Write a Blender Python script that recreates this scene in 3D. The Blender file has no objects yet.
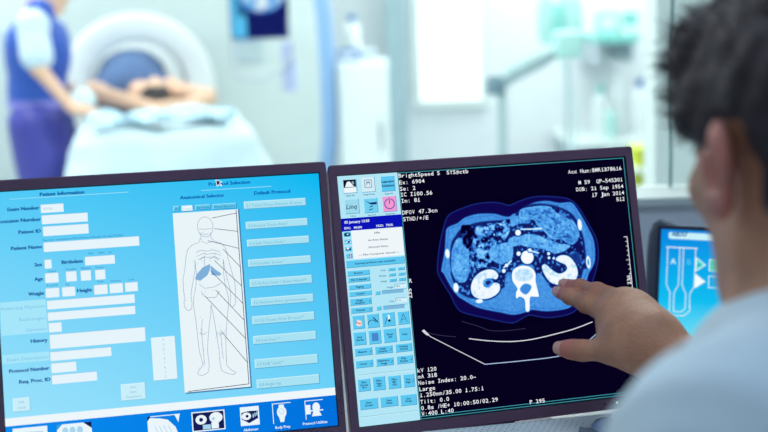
import bpy, bmesh, math, random
import numpy as np
from mathutils import Vector, Matrix
random.seed(7)
rng = np.random.default_rng(11)
scene = bpy.context.scene
COL = scene.collection
PI = math.pi
R = math.radians

# ------------------------------------------------------------------ camera
CAM_Z, FPX = 1.32, 1150.0
CAM_ROT = Matrix.Rotation(R(80), 3, 'X') @ Matrix.Rotation(R(-1.9), 3, 'Z')
cam_data = bpy.data.cameras.new('camera')
cam = bpy.data.objects.new('camera', cam_data)
COL.objects.link(cam)
cam.matrix_world = Matrix.Translation((0, 0, CAM_Z)) @ CAM_ROT.to_4x4()
cam_data.sensor_width = 36.0
cam_data.lens = FPX / 768 * 36.0
cam_data.clip_start, cam_data.clip_end = 0.05, 60
cam_data.dof.use_dof = True
cam_data.dof.focus_distance = 1.39
cam_data.dof.aperture_fstop = 3.0
scene.camera = cam
scene.view_settings.view_transform = 'Standard'
scene.view_settings.look = 'None'
scene.view_settings.gamma = 1.0
scene.view_settings.use_curve_mapping = False
scene.view_settings.exposure = 0.0
scene.cycles.use_denoising = True

def at(px, py, y):
    """The place in the room that lies at depth y along the sight line measured from the photograph."""
    d = CAM_ROT @ Vector(((px - 384) / FPX, -(py - 216) / FPX, -1))
    t = y / d.y
    return Vector((d.x * t, y, CAM_Z + d.z * t))

# ------------------------------------------------------------------ materials
def lin(h):
    h = h.lstrip('#')
    out = []
    for i in (0, 2, 4):
        c = int(h[i:i + 2], 16) / 255
        out.append(c / 12.92 if c <= 0.04045 else ((c + 0.055) / 1.055) ** 2.4)
    return tuple(out)

MATS = {}
def mat(name, col, rough=0.5, metal=0.0, var=0.06, scale=12.0, bump=0.0, bscale=60.0, coat=0.0, sss=0.0, sheen=0.0, flush=None):
    if name in MATS:
        return MATS[name]
    m = bpy.data.materials.new(name); m.use_nodes = True
    nt = m.node_tree; b = nt.nodes['Principled BSDF']
    c = lin(col)
    tc = nt.nodes.new('ShaderNodeTexCoord')
    nz = nt.nodes.new('ShaderNodeTexNoise'); nz.inputs['Scale'].default_value = scale; nz.inputs['Detail'].default_value = 4
    nt.links.new(tc.outputs['Object'], nz.inputs['Vector'])
    rp = nt.nodes.new('ShaderNodeValToRGB')
    rp.color_ramp.elements[0].position = 0.3; rp.color_ramp.elements[1].position = 0.7
    rp.color_ramp.elements[0].color = tuple(x * (1 - var) for x in c) + (1,)
    rp.color_ramp.elements[1].color = tuple(min(1, x * (1 + var)) for x in c) + (1,)
    nt.links.new(nz.outputs['Fac'], rp.inputs['Fac'])
    nt.links.new(rp.outputs['Color'], b.inputs['Base Color'])
    b.inputs['Roughness'].default_value = rough
    b.inputs['Metallic'].default_value = metal
    if coat: b.inputs['Coat Weight'].default_value = coat
    if sheen: b.inputs['Sheen Weight'].default_value = sheen
    if sss:
        b.inputs['Subsurface Weight'].default_value = sss
        b.inputs['Subsurface Radius'].default_value = (0.012, 0.005, 0.003)
        b.inputs['Subsurface Scale'].default_value = 0.5
    if bump:
        n2 = nt.nodes.new('ShaderNodeTexNoise'); n2.inputs['Scale'].default_value = bscale; n2.inputs['Detail'].default_value = 3
        nt.links.new(tc.outputs['Object'], n2.inputs['Vector'])
        bp = nt.nodes.new('ShaderNodeBump'); bp.inputs['Strength'].default_value = bump; bp.inputs['Distance'].default_value = 0.002
        nt.links.new(n2.outputs['Fac'], bp.inputs['Height']); nt.links.new(bp.outputs['Normal'], b.inputs['Normal'])
    if flush:                                          # redder finger ends and knuckles, carried by the body itself
        at_ = nt.nodes.new('ShaderNodeAttribute'); at_.attribute_name = 'flush'
        mx = nt.nodes.new('ShaderNodeMix'); mx.data_type = 'RGBA'; mx.inputs['B'].default_value = lin(flush) + (1,)
        nt.links.new(at_.outputs['Fac'], mx.inputs['Factor']); nt.links.new(rp.outputs['Color'], mx.inputs['A']); nt.links.new(mx.outputs['Result'], b.inputs['Base Color'])
    MATS[name] = m
    return m

def em(col, strength=1.0):
    """What a lit display or a lamp gives off."""
    key = 'lit_%s_%g' % (col, strength)
    if key in MATS: return MATS[key]
    m = bpy.data.materials.new(key); m.use_nodes = True
    nt = m.node_tree; nt.nodes.remove(nt.nodes['Principled BSDF'])
    e = nt.nodes.new('ShaderNodeEmission')
    e.inputs['Color'].default_value = lin(col) + (1,); e.inputs['Strength'].default_value = strength
    nt.links.new(e.outputs[0], nt.nodes['Material Output'].inputs['Surface'])
    MATS[key] = m
    return m

def em_attr(name, strength=1.0):
    m = bpy.data.materials.new(name); m.use_nodes = True
    nt = m.node_tree; nt.nodes.remove(nt.nodes['Principled BSDF'])
    e = nt.nodes.new('ShaderNodeEmission'); e.inputs['Strength'].default_value = strength
    a = nt.nodes.new('ShaderNodeVertexColor'); a.layer_name = 'display'
    nt.links.new(a.outputs['Color'], e.inputs['Color'])
    nt.links.new(e.outputs[0], nt.nodes['Material Output'].inputs['Surface'])
    return m
DISPLAY = em_attr('display_picture')

def glass_mat():
    m = bpy.data.materials.new('window_glass'); m.use_nodes = True
    nt = m.node_tree; nt.nodes.remove(nt.nodes['Principled BSDF'])
    tr = nt.nodes.new('ShaderNodeBsdfTransparent'); tr.inputs['Color'].default_value = (0.96, 0.99, 0.98, 1)
    gl = nt.nodes.new('ShaderNodeBsdfGlossy'); gl.inputs['Roughness'].default_value = 0.02
    fr = nt.nodes.new('ShaderNodeFresnel'); fr.inputs['IOR'].default_value = 1.25
    mx = nt.nodes.new('ShaderNodeMixShader')
    nt.links.new(fr.outputs[0], mx.inputs['Fac']); nt.links.new(tr.outputs[0], mx.inputs[1]); nt.links.new(gl.outputs[0], mx.inputs[2])
    nt.links.new(mx.outputs[0], nt.nodes['Material Output'].inputs['Surface'])
    return m

# ------------------------------------------------------------------ objects
def link_mesh(name, me, parent=None, mats=(), smooth=False):
    for m in mats: me.materials.append(m)
    if smooth:
        me.polygons.foreach_set('use_smooth', [True] * len(me.polygons))
    o = bpy.data.objects.new(name, me); COL.objects.link(o)
    if parent: o.parent = parent
    return o

def obj(name, bm, m, parent=None, smooth=False, xf=None):
    if xf is not None: bm.transform(xf)
    bmesh.ops.recalc_face_normals(bm, faces=bm.faces)
    me = bpy.data.meshes.new(name); bm.to_mesh(me); bm.free()
    o = link_mesh(name, me, parent, m if isinstance(m, (list, tuple)) else [m])
    if smooth:
        me.polygons.foreach_set('use_smooth', [True] * len(me.polygons))
        me.set_sharp_from_angle(angle=R(40))
    return o

def tag(o, label=None, cat=None, group=None, kind=None):
    if label: o['label'] = label
    if cat: o['category'] = cat
    if group: o['group'] = group
    if kind: o['kind'] = kind
    return o

def thing(name, label, cat, loc=(0, 0, 0), rz=0.0, group=None):
    o = bpy.data.objects.new(name, None); COL.objects.link(o)
    o.location = loc; o.rotation_euler = (0, 0, rz); o.empty_display_size = 0.05
    return tag(o, label, cat, group)

def nb(): return bmesh.new()

def box(bm, lo, hi, bevel=0.0, seg=2, mi=0, xf=None):
    lo, hi = Vector(lo), Vector(hi)
    r = bmesh.ops.create_cube(bm, size=1)
    vs = r['verts']
    for v in vs:
        v.co = Vector([(lo[i] + hi[i]) / 2 + v.co[i] * (hi[i] - lo[i]) for i in range(3)])
    fs = list({f for v in vs for f in v.link_faces})
    if bevel:
        es = list({e for v in vs for e in v.link_edges})
        rr = bmesh.ops.bevel(bm, geom=es, offset=bevel, segments=seg, affect='EDGES', profile=0.5)
        fs = [f for f in bm.faces if f in set(rr['faces'])] + [f for f in fs if f.is_valid]
        vs = list({v for f in fs for v in f.verts})
    for f in fs: f.material_index = mi
    if xf is not None:
        for v in vs: v.co = xf @ v.co
    return vs

def tube(bm, pts, rad, n=10, mi=0, cap=True):
    pts = [Vector(p) for p in pts]
    rads = rad if isinstance(rad, (list, tuple)) else [rad] * len(pts)
    rings = []; ref = Vector((0.13, 0.27, 0.95))
    for i, p in enumerate(pts):
        t = (pts[min(i + 1, len(pts) - 1)] - pts[max(i - 1, 0)]).normalized()
        a = t.cross(ref)
        if a.length < 1e-3: a = t.cross(Vector((1, 0, 0)))
        a.normalize(); b = t.cross(a)
        rings.append([bm.verts.new(p + (a * math.cos(2 * PI * k / n) + b * math.sin(2 * PI * k / n)) * rads[i]) for k in range(n)])
    for r0, r1 in zip(rings, rings[1:]):
        for k in range(n):
            bm.faces.new((r0[k], r0[(k + 1) % n], r1[(k + 1) % n], r1[k])).material_index = mi
    if cap:
        for r in (rings[0], rings[-1]): bm.faces.new(r).material_index = mi

def loft(bm, rings, close_ends=(True, True), mis=None):
    vr = [[bm.verts.new(p) for p in r] for r in rings]
    n = len(vr[0])
    for i, (a, b) in enumerate(zip(vr, vr[1:])):
        for k in range(n):
            f = bm.faces.new((a[k], a[(k + 1) % n], b[(k + 1) % n], b[k]))
            if mis: f.material_index = mis[i]
    if close_ends[0]: bm.faces.new(vr[0])
    if close_ends[1]: bm.faces.new(vr[-1])

def lathe(bm, prof, c=(0, 0, 0), n=24, xf=None):
    rings = []
    for r, z in prof:
        rings.append([Vector((c[0] + r * math.cos(2 * PI * k / n), c[1] + r * math.sin(2 * PI * k / n), c[2] + z)) for k in range(n)])
    if xf is not None: rings = [[xf @ p for p in r] for r in rings]
    loft(bm, rings)

def rrect(x0, y0, x1, y1, r, n=6):
    out = []
    for cx, cy, a in ((x1 - r, y1 - r, 0), (x0 + r, y1 - r, 90), (x0 + r, y0 + r, 180), (x1 - r, y0 + r, 270)):
        for k in range(n + 1):
            t = R(a + 90 * k / n); out.append((cx + r * math.cos(t), cy + r * math.sin(t)))
    return out

# ------------------------------------------------------------------ organic bodies: distance fields turned into one closed skin
def RC(a, b, ra, rb, k=0.02): return ('c', np.array(a, float), np.array(b, float), ra, rb, k)
def EL(c, r, rot=None, k=0.02): return ('e', np.array(c, float), np.array(r, float), rot, None, k)
def CUT(p, n): return ('p', np.array(p, float), np.array(n, float) / np.linalg.norm(n), None, None, 0.0)
def SUB(prim): return ('s', prim, None, None, None, prim[5])

def pd(p, X, Y, Z):
    if p[0] == 'c':
        a, b = p[1], p[2]; ba = b - a; L2 = max(1e-12, ba @ ba)
        t = np.clip(((X - a[0]) * ba[0] + (Y - a[1]) * ba[1] + (Z - a[2]) * ba[2]) / L2, 0, 1)
        return np.sqrt((X - a[0] - t * ba[0]) ** 2 + (Y - a[1] - t * ba[1]) ** 2 + (Z - a[2] - t * ba[2]) ** 2) - (p[3] + (p[4] - p[3]) * t)
    c, r, rot = p[1], p[2], p[3]
    x, y, z = X - c[0], Y - c[1], Z - c[2]
    if rot is not None:
        q = np.array(rot)
        x, y, z = (q[0][0] * x + q[1][0] * y + q[2][0] * z, q[0][1] * x + q[1][1] * y + q[2][1] * z, q[0][2] * x + q[1][2] * y + q[2][2] * z)
    k0 = np.sqrt((x / r[0]) ** 2 + (y / r[1]) ** 2 + (z / r[2]) ** 2)
    k1 = np.sqrt((x / r[0] ** 2) ** 2 + (y / r[1] ** 2) ** 2 + (z / r[2] ** 2) ** 2)
    return k0 * (k0 - 1) / np.maximum(k1, 1e-6)

def bounds(prims):
    lo, hi = np.full(3, 1e9), np.full(3, -1e9)
    for p in prims:
        if p[0] == 'c':
            for q, r in ((p[1], p[3]), (p[2], p[4])): lo = np.minimum(lo, q - r); hi = np.maximum(hi, q + r)
        elif p[0] == 'e':
            m = p[2].max() if p[3] is not None else p[2]
            lo = np.minimum(lo, p[1] - m); hi = np.maximum(hi, p[1] + m)
    return lo, hi

def skin(prims, res, disp=None, xf=None):
    """Surface nets over the smooth union of the given shapes: returns (verts, quads)."""
    lo, hi = bounds(prims); lo = lo - 4 * res; hi = hi + 4 * res
    n = np.ceil((hi - lo) / res).astype(int) + 1
    ax = [lo[i] + res * np.arange(n[i]) for i in range(3)]
    D = np.full(n, 0.2, dtype=np.float32)
    for p in prims:
        if p[0] == 'p':
            X, Y, Z = ax[0][:, None, None], ax[1][None, :, None], ax[2][None, None, :]
            D = np.maximum(D, ((X - p[1][0]) * p[2][0] + (Y - p[1][1]) * p[2][1] + (Z - p[1][2]) * p[2][2]).astype(np.float32)); continue
        sub = p[0] == 's'; q = p[1] if sub else p
        k = max(q[5], 1e-4)
        bl, bh = bounds([q]); mg = k * 1.5 + 3 * res
        i0 = np.clip(np.floor((bl - mg - lo) / res).astype(int), 0, n - 1); i1 = np.clip(np.ceil((bh + mg - lo) / res).astype(int) + 1, 1, n)
        sl = tuple(slice(i0[i], i1[i]) for i in range(3))
        X, Y, Z = ax[0][sl[0]][:, None, None], ax[1][sl[1]][None, :, None], ax[2][sl[2]][None, None, :]
        d = pd(q, X, Y, Z); o = D[sl]
        if sub:
            h = np.clip(0.5 - 0.5 * (o + d) / k, 0, 1); D[sl] = o * (1 - h) - d * h + k * h * (1 - h)
        else:
            h = np.clip(0.5 + 0.5 * (o - d) / k, 0, 1); D[sl] = o * (1 - h) + d * h - k * h * (1 - h)
    if disp is not None:
        X, Y, Z = np.meshgrid(*ax, indexing='ij', sparse=True)
        D = D + disp(X, Y, Z).astype(np.float32)
    ins = D < 0
    c = [slice(None, -1), slice(1, None)]
    cnt = np.zeros(n - 1, int)
    for i in (0, 1):
        for j in (0, 1):
            for k in (0, 1): cnt += ins[c[i], c[j], c[k]]
    act = (cnt > 0) & (cnt < 8)
    idx = np.full(n - 1, -1, int); idx[act] = np.arange(act.sum())
    cell = np.argwhere(act)
    acc = np.zeros((len(cell), 3)); w = np.zeros(len(cell))
    corners = [(i, j, k) for i in (0, 1) for j in (0, 1) for k in (0, 1)]
    val = {cn: D[cell[:, 0] + cn[0], cell[:, 1] + cn[1], cell[:, 2] + cn[2]] for cn in corners}
    for a in corners:
        for ax_i in range(3):
            if a[ax_i] == 0:
                b = list(a); b[ax_i] = 1; b = tuple(b)
                va, vb = val[a], val[b]; m = (va < 0) != (vb < 0)
                t = np.where(m, va / np.where(m, va - vb, 1), 0)
                pt = np.repeat(np.array(a, float)[None], len(cell), 0); pt[:, ax_i] = t
                acc[m] += pt[m]; w[m] += 1
    verts = lo + res * (cell + acc / w[:, None])
    quads = []
    for d in range(3):
        u, v = (d + 1) % 3, (d + 2) % 3
        s0 = [slice(None)] * 3; s1 = [slice(None)] * 3
        s0[d] = slice(None, -1); s1[d] = slice(1, None)
        ch = ins[tuple(s0)] != ins[tuple(s1)]
        e = np.argwhere(ch)
        ok = (e[:, u] > 0) & (e[:, v] > 0) & (e[:, u] < n[u] - 1) & (e[:, v] < n[v] - 1)
        e = e[ok]; flip = ins[e[:, 0], e[:, 1], e[:, 2]]
        def ci(du, dv):
            q = e.copy(); q[:, u] -= du; q[:, v] -= dv
            return idx[q[:, 0], q[:, 1], q[:, 2]]
        q = np.stack([ci(1, 1), ci(0, 1), ci(0, 0), ci(1, 0)], 1)
        q[~flip] = q[~flip][:, ::-1]
        quads.append(q)
    quads = np.concatenate(quads)
    # one round of smoothing along the edges
    for _ in range(2):
        sm = np.zeros_like(verts); cn = np.zeros(len(verts))
        for i in range(4):
            a, b = quads[:, i], quads[:, (i + 1) % 4]
            np.add.at(sm, a, verts[b]); np.add.at(sm, b, verts[a]); np.add.at(cn, a, 1); np.add.at(cn, b, 1)
        verts = 0.5 * verts + 0.5 * sm / np.maximum(cn, 1)[:, None]
    return verts, quads

def skin_obj(name, sets, m, parent=None):
    """sets: list of (verts, quads[, material index]) joined in one mesh."""
    V, F, MI, off = [], [], [], 0
    for s in sets:
        V.append(s[0]); F.append(s[1] + off); off += len(s[0]); MI += [s[2] if len(s) > 2 else 0] * len(s[1])
    V, F = np.concatenate(V), np.concatenate(F)
    me = bpy.data.meshes.new(name)
    me.from_pydata(V.tolist(), [], F.tolist())
    o = link_mesh(name, me, parent, m if isinstance(m, (list, tuple)) else [m], smooth=True)
    me.polygons.foreach_set('material_index', MI)
    return o

def folds(amp, fr, seed=0):
    r = np.random.default_rng(seed)
    ws = [(r.normal(size=3) * fr * (0.6 + 0.8 * r.random()), r.random() * 6.28) for _ in range(6)]
    def f(X, Y, Z):
        s = 0
        for k, ph in ws: s = s + np.sin(X * k[0] + Y * k[1] + Z * k[2] + ph + 1.5 * np.sin(X * k[1] * .5 + Y * k[2] * .5 + Z * k[0] * .4))
        return s * (amp / 3)
    return f
FIELDS=[[52.0,274.0,77.5,283.8],[52.4,261.0,103.8,271.4],[53.0,247.2,103.9,258.4],[52.7,229.0,160.2,240.0],[52.6,209.9,60.4,220.2],[97.6,210.2,131.3,220.3],[52.3,193.4,67.2,204.6],[75.5,193.2,87.3,204.8],[91.9,193.0,103.4,204.6],[108.1,193.0,119.5,204.3],[51.9,176.5,67.1,187.3],[70.1,176.5,84.7,187.3],[105.8,175.9,121.0,187.0],[123.2,176.1,138.3,187.2],[140.7,176.5,155.2,187.1],[52.6,163.1,150.8,173.2],[52.6,150.2,150.6,159.8],[53.0,136.9,67.3,147.7],[53.3,118.1,160.1,134.3],[52.8,104.4,120.8,114.7],[53.1,90.7,80.9,101.7],[53.1,78.0,103.2,88.3]]
BANDS=[[1.5,161.7,51.6,175.1],[1.3,148.6,51.6,161.9],[1.1,137.4,51.9,148.9],[0.9,105.5,51.9,115.7]]
LBUT=[[9.5,50.5,28.4,66.1],[166.3,71.1,194.1,121.3],[128.9,51.6,156.7,70.9]]
PROTO=[[284.2,263.0,358.6,272.5],[284.7,238.8,359.0,248.2],[284.6,217.9,359.2,227.0],[284.3,193.9,359.6,203.3],[284.4,169.9,359.1,179.9],[284.5,147.5,359.0,157.5],[284.3,126.1,358.7,136.3],[283.7,102.8,358.8,113.2],[283.5,74.6,358.8,85.8],[284.0,50.7,358.7,62.0]]
CHART=[200.6,54.8,276.8,264.0]
TABS=[[201.9,265.8,209.3,272.4],[211.2,265.3,224.6,272.4],[227.3,265.9,245.0,272.0],[247.6,265.2,275.7,271.7]]
STRIP=[0.7,35.6,376.6,44.6]
ICONS=[[7.5,16.6,45.1,32.4],[55.6,12.9,93.8,32.0],[156.2,5.5,193.1,31.0],[206.4,8.6,244.5,31.4],[262.3,10.0,284.4,31.8],[300.0,9.2,321.7,32.1],[338.5,10.3,360.0,31.9]]
LEADERS=[[[274.6,263.1],[275.1,58.1],[204.8,55.8]],[[245.8,255.5],[274.3,259.4]],[[247.9,242.7],[274.3,237.8]],[[239.2,229.1],[274.9,217.4]],[[256.4,217.7],[274.9,195.4]],[[245.1,205.3],[274.9,172.9]],[[239.6,193.9],[275.0,152.2]],[[244.2,170.5],[275.0,132.4]],[[231.2,164.6],[275.5,110.5]],[[248.3,120.5],[275.5,82.7]]]
BODY=[[[231.4,239.1],[231.3,232.8],[228.5,228.0],[220.2,225.1],[214.8,219.9],[212.3,210.7],[210.6,199.9],[207.3,184.7],[207.1,172.3],[208.1,161.4],[206.9,160.9],[206.7,154.7],[209.2,149.9],[212.2,149.1],[215.1,151.0],[215.9,157.7],[215.1,163.4]],[[215.1,163.4],[215.5,168.6],[218.2,180.8],[221.7,194.5],[222.6,206.9]],[[222.6,206.9],[223.2,189.7],[221.7,177.4],[218.2,163.7],[217.5,153.9],[218.8,138.3],[219.6,119.8],[220.4,101.3],[223.6,85.0],[216.8,76.4],[217.8,73.9],[222.0,72.6],[228.7,75.4],[230.8,83.2],[229.9,100.5],[231.2,112.7],[233.5,127.9],[236.4,141.6],[237.6,153.9]],[[242.4,239.0],[243.1,232.1],[246.9,228.0],[254.5,225.0],[259.3,218.4],[261.0,207.3],[263.2,196.2],[266.7,180.3],[267.4,167.8],[266.0,158.5],[266.8,156.3],[265.1,150.9],[261.2,148.7],[259.7,153.8],[260.9,161.4]],[[260.9,161.4],[261.4,168.2],[259.0,180.9],[256.3,195.1],[255.5,206.1]],[[255.5,206.1],[254.8,187.4],[255.7,174.9],[258.4,160.7],[257.6,150.8],[255.2,135.5],[252.4,118.7],[251.2,98.7],[250.9,81.7],[256.3,75.7],[261.1,72.8],[258.4,70.6],[251.7,72.1],[244.8,76.1],[243.3,83.9],[243.2,99.3],[242.2,111.8],[240.9,127.3],[239.5,141.4],[237.6,153.9]],[[231.3,229.1],[237.3,226.2],[245.3,228.1]],[[228.2,208.0],[234.0,210.1],[233.2,199.9]],[[239.1,207.3],[245.5,209.3],[249.8,205.0]],[[225.5,178.7],[231.9,173.5],[242.9,174.3],[251.0,178.3]],[[227.0,169.2],[232.7,162.6],[243.5,161.8],[248.7,169.2]],[[229.6,243.9],[233.9,243.0],[240.1,242.9],[245.2,243.2]],[[233.5,237.4],[236.5,236.3],[240.0,237.3]],[[224.5,216.1],[230.6,218.5],[236.7,216.8],[244.5,217.9],[252.1,215.1]],[[225.4,212.0],[233.4,214.6],[236.4,213.1],[245.8,214.0],[252.8,210.7]],[[226.6,207.5],[234.0,210.8],[237.7,209.3],[245.5,210.0],[251.8,206.4]],[[226.2,137.8],[224.5,122.5],[225.0,103.9],[225.4,85.5]],[[246.9,123.7],[246.6,108.3],[247.4,89.7]],[[222.6,122.6],[226.4,119.8],[230.6,122.0]],[[242.9,121.0],[246.4,118.2],[251.3,120.9]]]
HEAD=[237.2,245.6,9.7,12.2]
LIVER=[[[221.3,185.2],[223.9,191.2],[231.3,198.5],[239.6,201.6],[239.8,196.3],[236.1,188.8],[227.0,182.6]],[[240.1,200.3],[245.9,194.3],[252.4,189.2],[250.3,186.8],[240.8,188.4]]]
LTEXT=[["Patient Information",52.0,293.6,49.5,3.8],["Exam Number",15.6,278.6,35.0,3.7],["Accession Number",0.5,265.3,51.0,3.8],["Patient ID",26.2,251.8,24.5,3.7],["Patient Name",16.9,233.7,34.1,3.7],["Sex",41.7,213.2,8.6,3.8],["Birthdate",71.8,213.9,23.6,3.8],["Age",40.7,196.9,9.2,3.7],["Weight",33.1,180.3,17.3,3.7],["Height",87.1,180.1,16.6,3.7],["History",32.8,126.9,18.2,3.7],["Protocol Number",7.4,95.0,43.8,3.7],["Req. Proc. ID",17.6,82.2,34.0,3.7],["Protocol Selection",244.7,293.7,48.7,3.8],["Anatomical Selector",210.3,279.9,51.8,3.7],["Default Protocol",297.5,279.8,42.8,3.8]]
LPALE=[["Referring Physician",2.6,166.0,48.2,3.4],["Radiologist",21.6,152.3,29.0,3.4],["Operator",27.5,140.1,23.5,3.3],["Exam Description",5.9,108.1,44.5,3.3]]
LTINY=[["Format: LastName^FirstName^Middle^Prefix^Suffix",52.6,241.4,89.8,2.1],["day",102.0,223.1,5.4,2.1],["mon",113.3,223.0,6.6,2.2],["yr",125.1,222.9,3.5,2.2],["Years",55.6,205.6,9.3,2.2],["Months",75.6,206.2,12.2,2.2],["Weeks",92.4,206.1,11.1,2.2],["Days",109.3,206.0,9.0,2.1],["Pounds",53.5,189.4,12.7,2.2],["Kg",74.8,189.1,4.2,2.2],["Feet",110.2,189.6,7.5,2.2],["Inches",125.5,189.2,11.1,2.2],["cm",145.6,189.2,5.7,2.2]]
RULES=[[18.6,292.2,151.6],[235.6,288.8,318.5]]
CURSOR=[252.9,300.8]
PANEL=[0.1,0.6,76.0,301.0]
TILES=[[6.1,279.4,23.4,296.7],[29.1,279.3,46.1,297.8],[53.5,278.6,71.0,297.7],[6.4,254.5,24.1,272.2],[29.9,254.0,47.3,271.9],[53.1,253.7,70.9,272.9]]
NAVY=[-0.1,233.8,74.5,249.5]
STATUS=[11.3,199.7,74.1,234.3]
MINI=[[1.8,227.0,10.7,232.9],[2.0,218.1,10.6,223.9],[2.2,209.3,10.6,215.0],[2.7,200.8,10.8,206.7]]
MSG=[1.2,189.5,74.4,198.8]
RBUT=[[1.8,179.3,29.6,186.2],[2.3,171.8,29.4,177.9],[2.2,162.9,29.8,169.1],[2.0,154.9,29.8,161.1],[2.0,144.1,28.8,152.6],[2.2,134.6,28.9,141.6]]
STEP=[[52.6,181.6,61.9,185.7],[64.4,181.7,73.6,185.7],[52.8,175.0,62.0,179.1],[64.5,175.0,73.8,179.1],[52.9,168.4,62.2,172.5],[64.7,168.4,73.9,172.8]]
BOX=[[59.0,160.4,72.9,165.4],[58.7,143.2,72.5,148.5]]
SLIDE=[[34.1,154.2,40.6,159.0],[42.8,154.0,73.5,159.0],[33.9,135.6,40.1,140.7],[42.6,135.0,73.0,140.4]]
TOOLS=[[3.0,115.7,18.0,132.1],[20.9,115.4,36.0,132.3],[39.6,115.4,55.6,132.4],[59.0,115.9,73.6,131.9],[2.4,96.3,18.0,112.2],[20.9,95.9,36.5,112.5],[39.4,95.8,55.6,112.8],[58.6,96.2,73.6,112.2],[2.4,83.5,24.2,92.9],[27.3,83.4,49.3,92.8],[52.7,83.1,73.7,93.3],[2.1,69.2,23.8,78.3],[27.4,68.8,49.2,78.4],[52.9,68.8,73.5,78.8],[2.5,41.2,18.2,56.1],[20.9,40.5,36.6,57.1],[39.7,40.4,55.8,56.2],[58.9,40.1,73.0,56.1],[2.7,19.5,25.3,32.3],[28.1,19.7,50.2,32.1],[52.9,18.6,73.4,32.0]]
SEP=[[3.9,61.0,74.4],[1.7,11.4,73.6]]
MONO=[["BrightSpeed S  SYS#ctb",76.1,294.4],["Ex: 6904",76.1,286.0],["Se: 2",76.2,278.2],["IC I100.56",76.5,270.9],["Im: 81",76.6,263.3],["DFOV 47.3cm",76.6,248.9],["STND/+/E",76.8,240.7],["kV 120",77.1,56.5],["mA 318",77.0,49.2],["Noise Index: 20.0~",76.8,41.6],["Large",77.3,34.0],["1.250mm/35.00 1.75:1",77.2,26.7],["Tilt: 0.0",77.1,18.7],["0.8s /HE+ 10:00:50/02.29",77.4,11.2],["W:400 L:40",77.4,4.3],["P 295",215.9,3.3],["R",77.3,165.5]]
MONOR=[["Acc Num:BMR1378616",372.9,284.9],["M 59  QP-545301",372.5,270.3],["DOB: 21 Sep 1954",373.0,261.7],["17 Jan 2014",373.0,253.3],["512",373.0,245.4]]
CHARW=[4.122727272727274,4.1000000000000005,4.105555555555558]
ROT=[["235",79.3,160.4],["L 236",367.5,139.0]]
RULER=[[373.6,199.5],[373.4,118.0]]
TABLE=[[[91.5,103.5],[98.1,97.8],[163.3,57.7],[208.7,57.1],[255.7,57.6],[282.4,62.1],[312.7,79.8]],[[146.3,90.8],[172.5,85.5],[200.1,82.0],[227.1,82.0],[256.3,85.3],[284.0,89.5],[309.6,95.9]]]
FAINT=[[[139.1,112.8],[161.4,103.9],[173.8,98.3],[193.1,95.9],[220.1,96.2]],[[94.9,103.0],[109.6,98.5],[129.6,94.7]]]
SKIN=[[114.2,178.2],[117.8,198.8],[122.7,216.9],[130.8,237.8],[137.6,245.5],[153.1,251.2],[172.1,255.6],[191.3,256.1],[204.2,254.1],[215.2,250.7],[226.7,254.2],[241.0,257.9],[253.9,259.1],[265.9,258.4],[281.8,256.3],[295.4,252.8],[306.8,242.6],[319.2,218.1],[327.2,198.6],[327.3,177.3],[321.4,158.3],[313.8,142.4],[304.3,126.8],[293.5,115.1],[279.0,108.1],[253.6,106.4],[236.7,109.7],[226.3,112.1],[216.7,108.5],[209.4,105.4],[202.5,104.6],[187.8,108.1],[169.7,113.8],[141.8,123.2],[133.4,132.0],[127.6,146.4],[117.6,165.7]]
WALL=[[119.4,177.8],[125.9,200.5],[128.9,218.6],[132.3,228.6],[145.8,233.3],[156.0,239.5],[173.2,242.8],[194.8,241.3],[205.4,237.7],[213.8,236.4],[219.5,239.5],[231.9,240.9],[233.6,245.5],[247.8,251.5],[265.3,252.6],[282.3,248.6],[297.4,248.5],[305.2,239.2],[316.5,215.9],[323.2,196.5],[321.9,173.0],[315.6,161.8],[310.9,155.3],[303.3,137.5],[292.1,125.3],[279.8,115.9],[251.7,114.6],[232.7,118.2],[225.7,116.8],[207.5,114.3],[188.9,119.2],[177.7,122.2],[159.1,128.5],[143.5,139.0],[136.9,144.2],[128.7,157.4],[122.0,172.8]]
CAV=[[132.5,176.7],[132.5,190.8],[136.2,208.8],[141.8,216.4],[147.2,222.9],[157.2,227.9],[172.0,231.4],[189.0,232.0],[213.3,231.8],[223.2,233.4],[224.5,240.3],[242.5,248.4],[259.9,248.3],[279.3,243.4],[295.8,234.0],[303.3,221.7],[308.7,202.4],[309.4,185.8],[309.6,164.6],[304.7,163.8],[297.4,148.6],[282.6,142.0],[260.4,143.9],[242.8,161.1],[238.7,174.6],[219.5,176.2],[209.5,158.8],[200.5,151.8],[191.9,147.3],[189.6,144.0],[172.3,139.8],[155.5,140.2],[141.9,147.1],[135.8,156.8],[132.0,170.8]]
LIV=[[144.0,215.1],[134.9,199.8],[132.1,176.7],[132.4,175.3],[136.4,163.6],[143.2,159.6],[150.6,162.4],[155.3,173.4],[156.0,187.1],[157.1,198.0],[151.8,209.9]]
AIR=[[148.6,225.1],[153.9,230.4],[160.9,228.8],[165.8,218.0],[160.9,204.6],[154.5,200.5],[150.5,208.9]]
STOM=[[229.7,243.4],[244.7,245.9],[262.1,245.8],[278.9,239.9],[292.8,229.5],[300.5,219.5],[304.0,205.1],[299.2,196.0],[289.2,196.8],[280.0,203.4],[267.6,204.4],[258.7,214.4],[249.8,223.3],[245.6,230.6],[228.7,234.2]]
BOWEL=[[215.4,235.1],[226.5,236.7],[238.5,233.5],[240.2,226.3],[225.4,226.3],[215.4,223.5]]
PANC=[[211.5,209.9],[226.4,212.2],[243.6,212.1],[260.2,205.0],[276.8,197.8],[291.5,194.3],[283.3,187.9],[268.1,185.6],[253.9,192.6],[239.3,194.9],[225.1,199.5],[210.3,198.4]]
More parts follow.
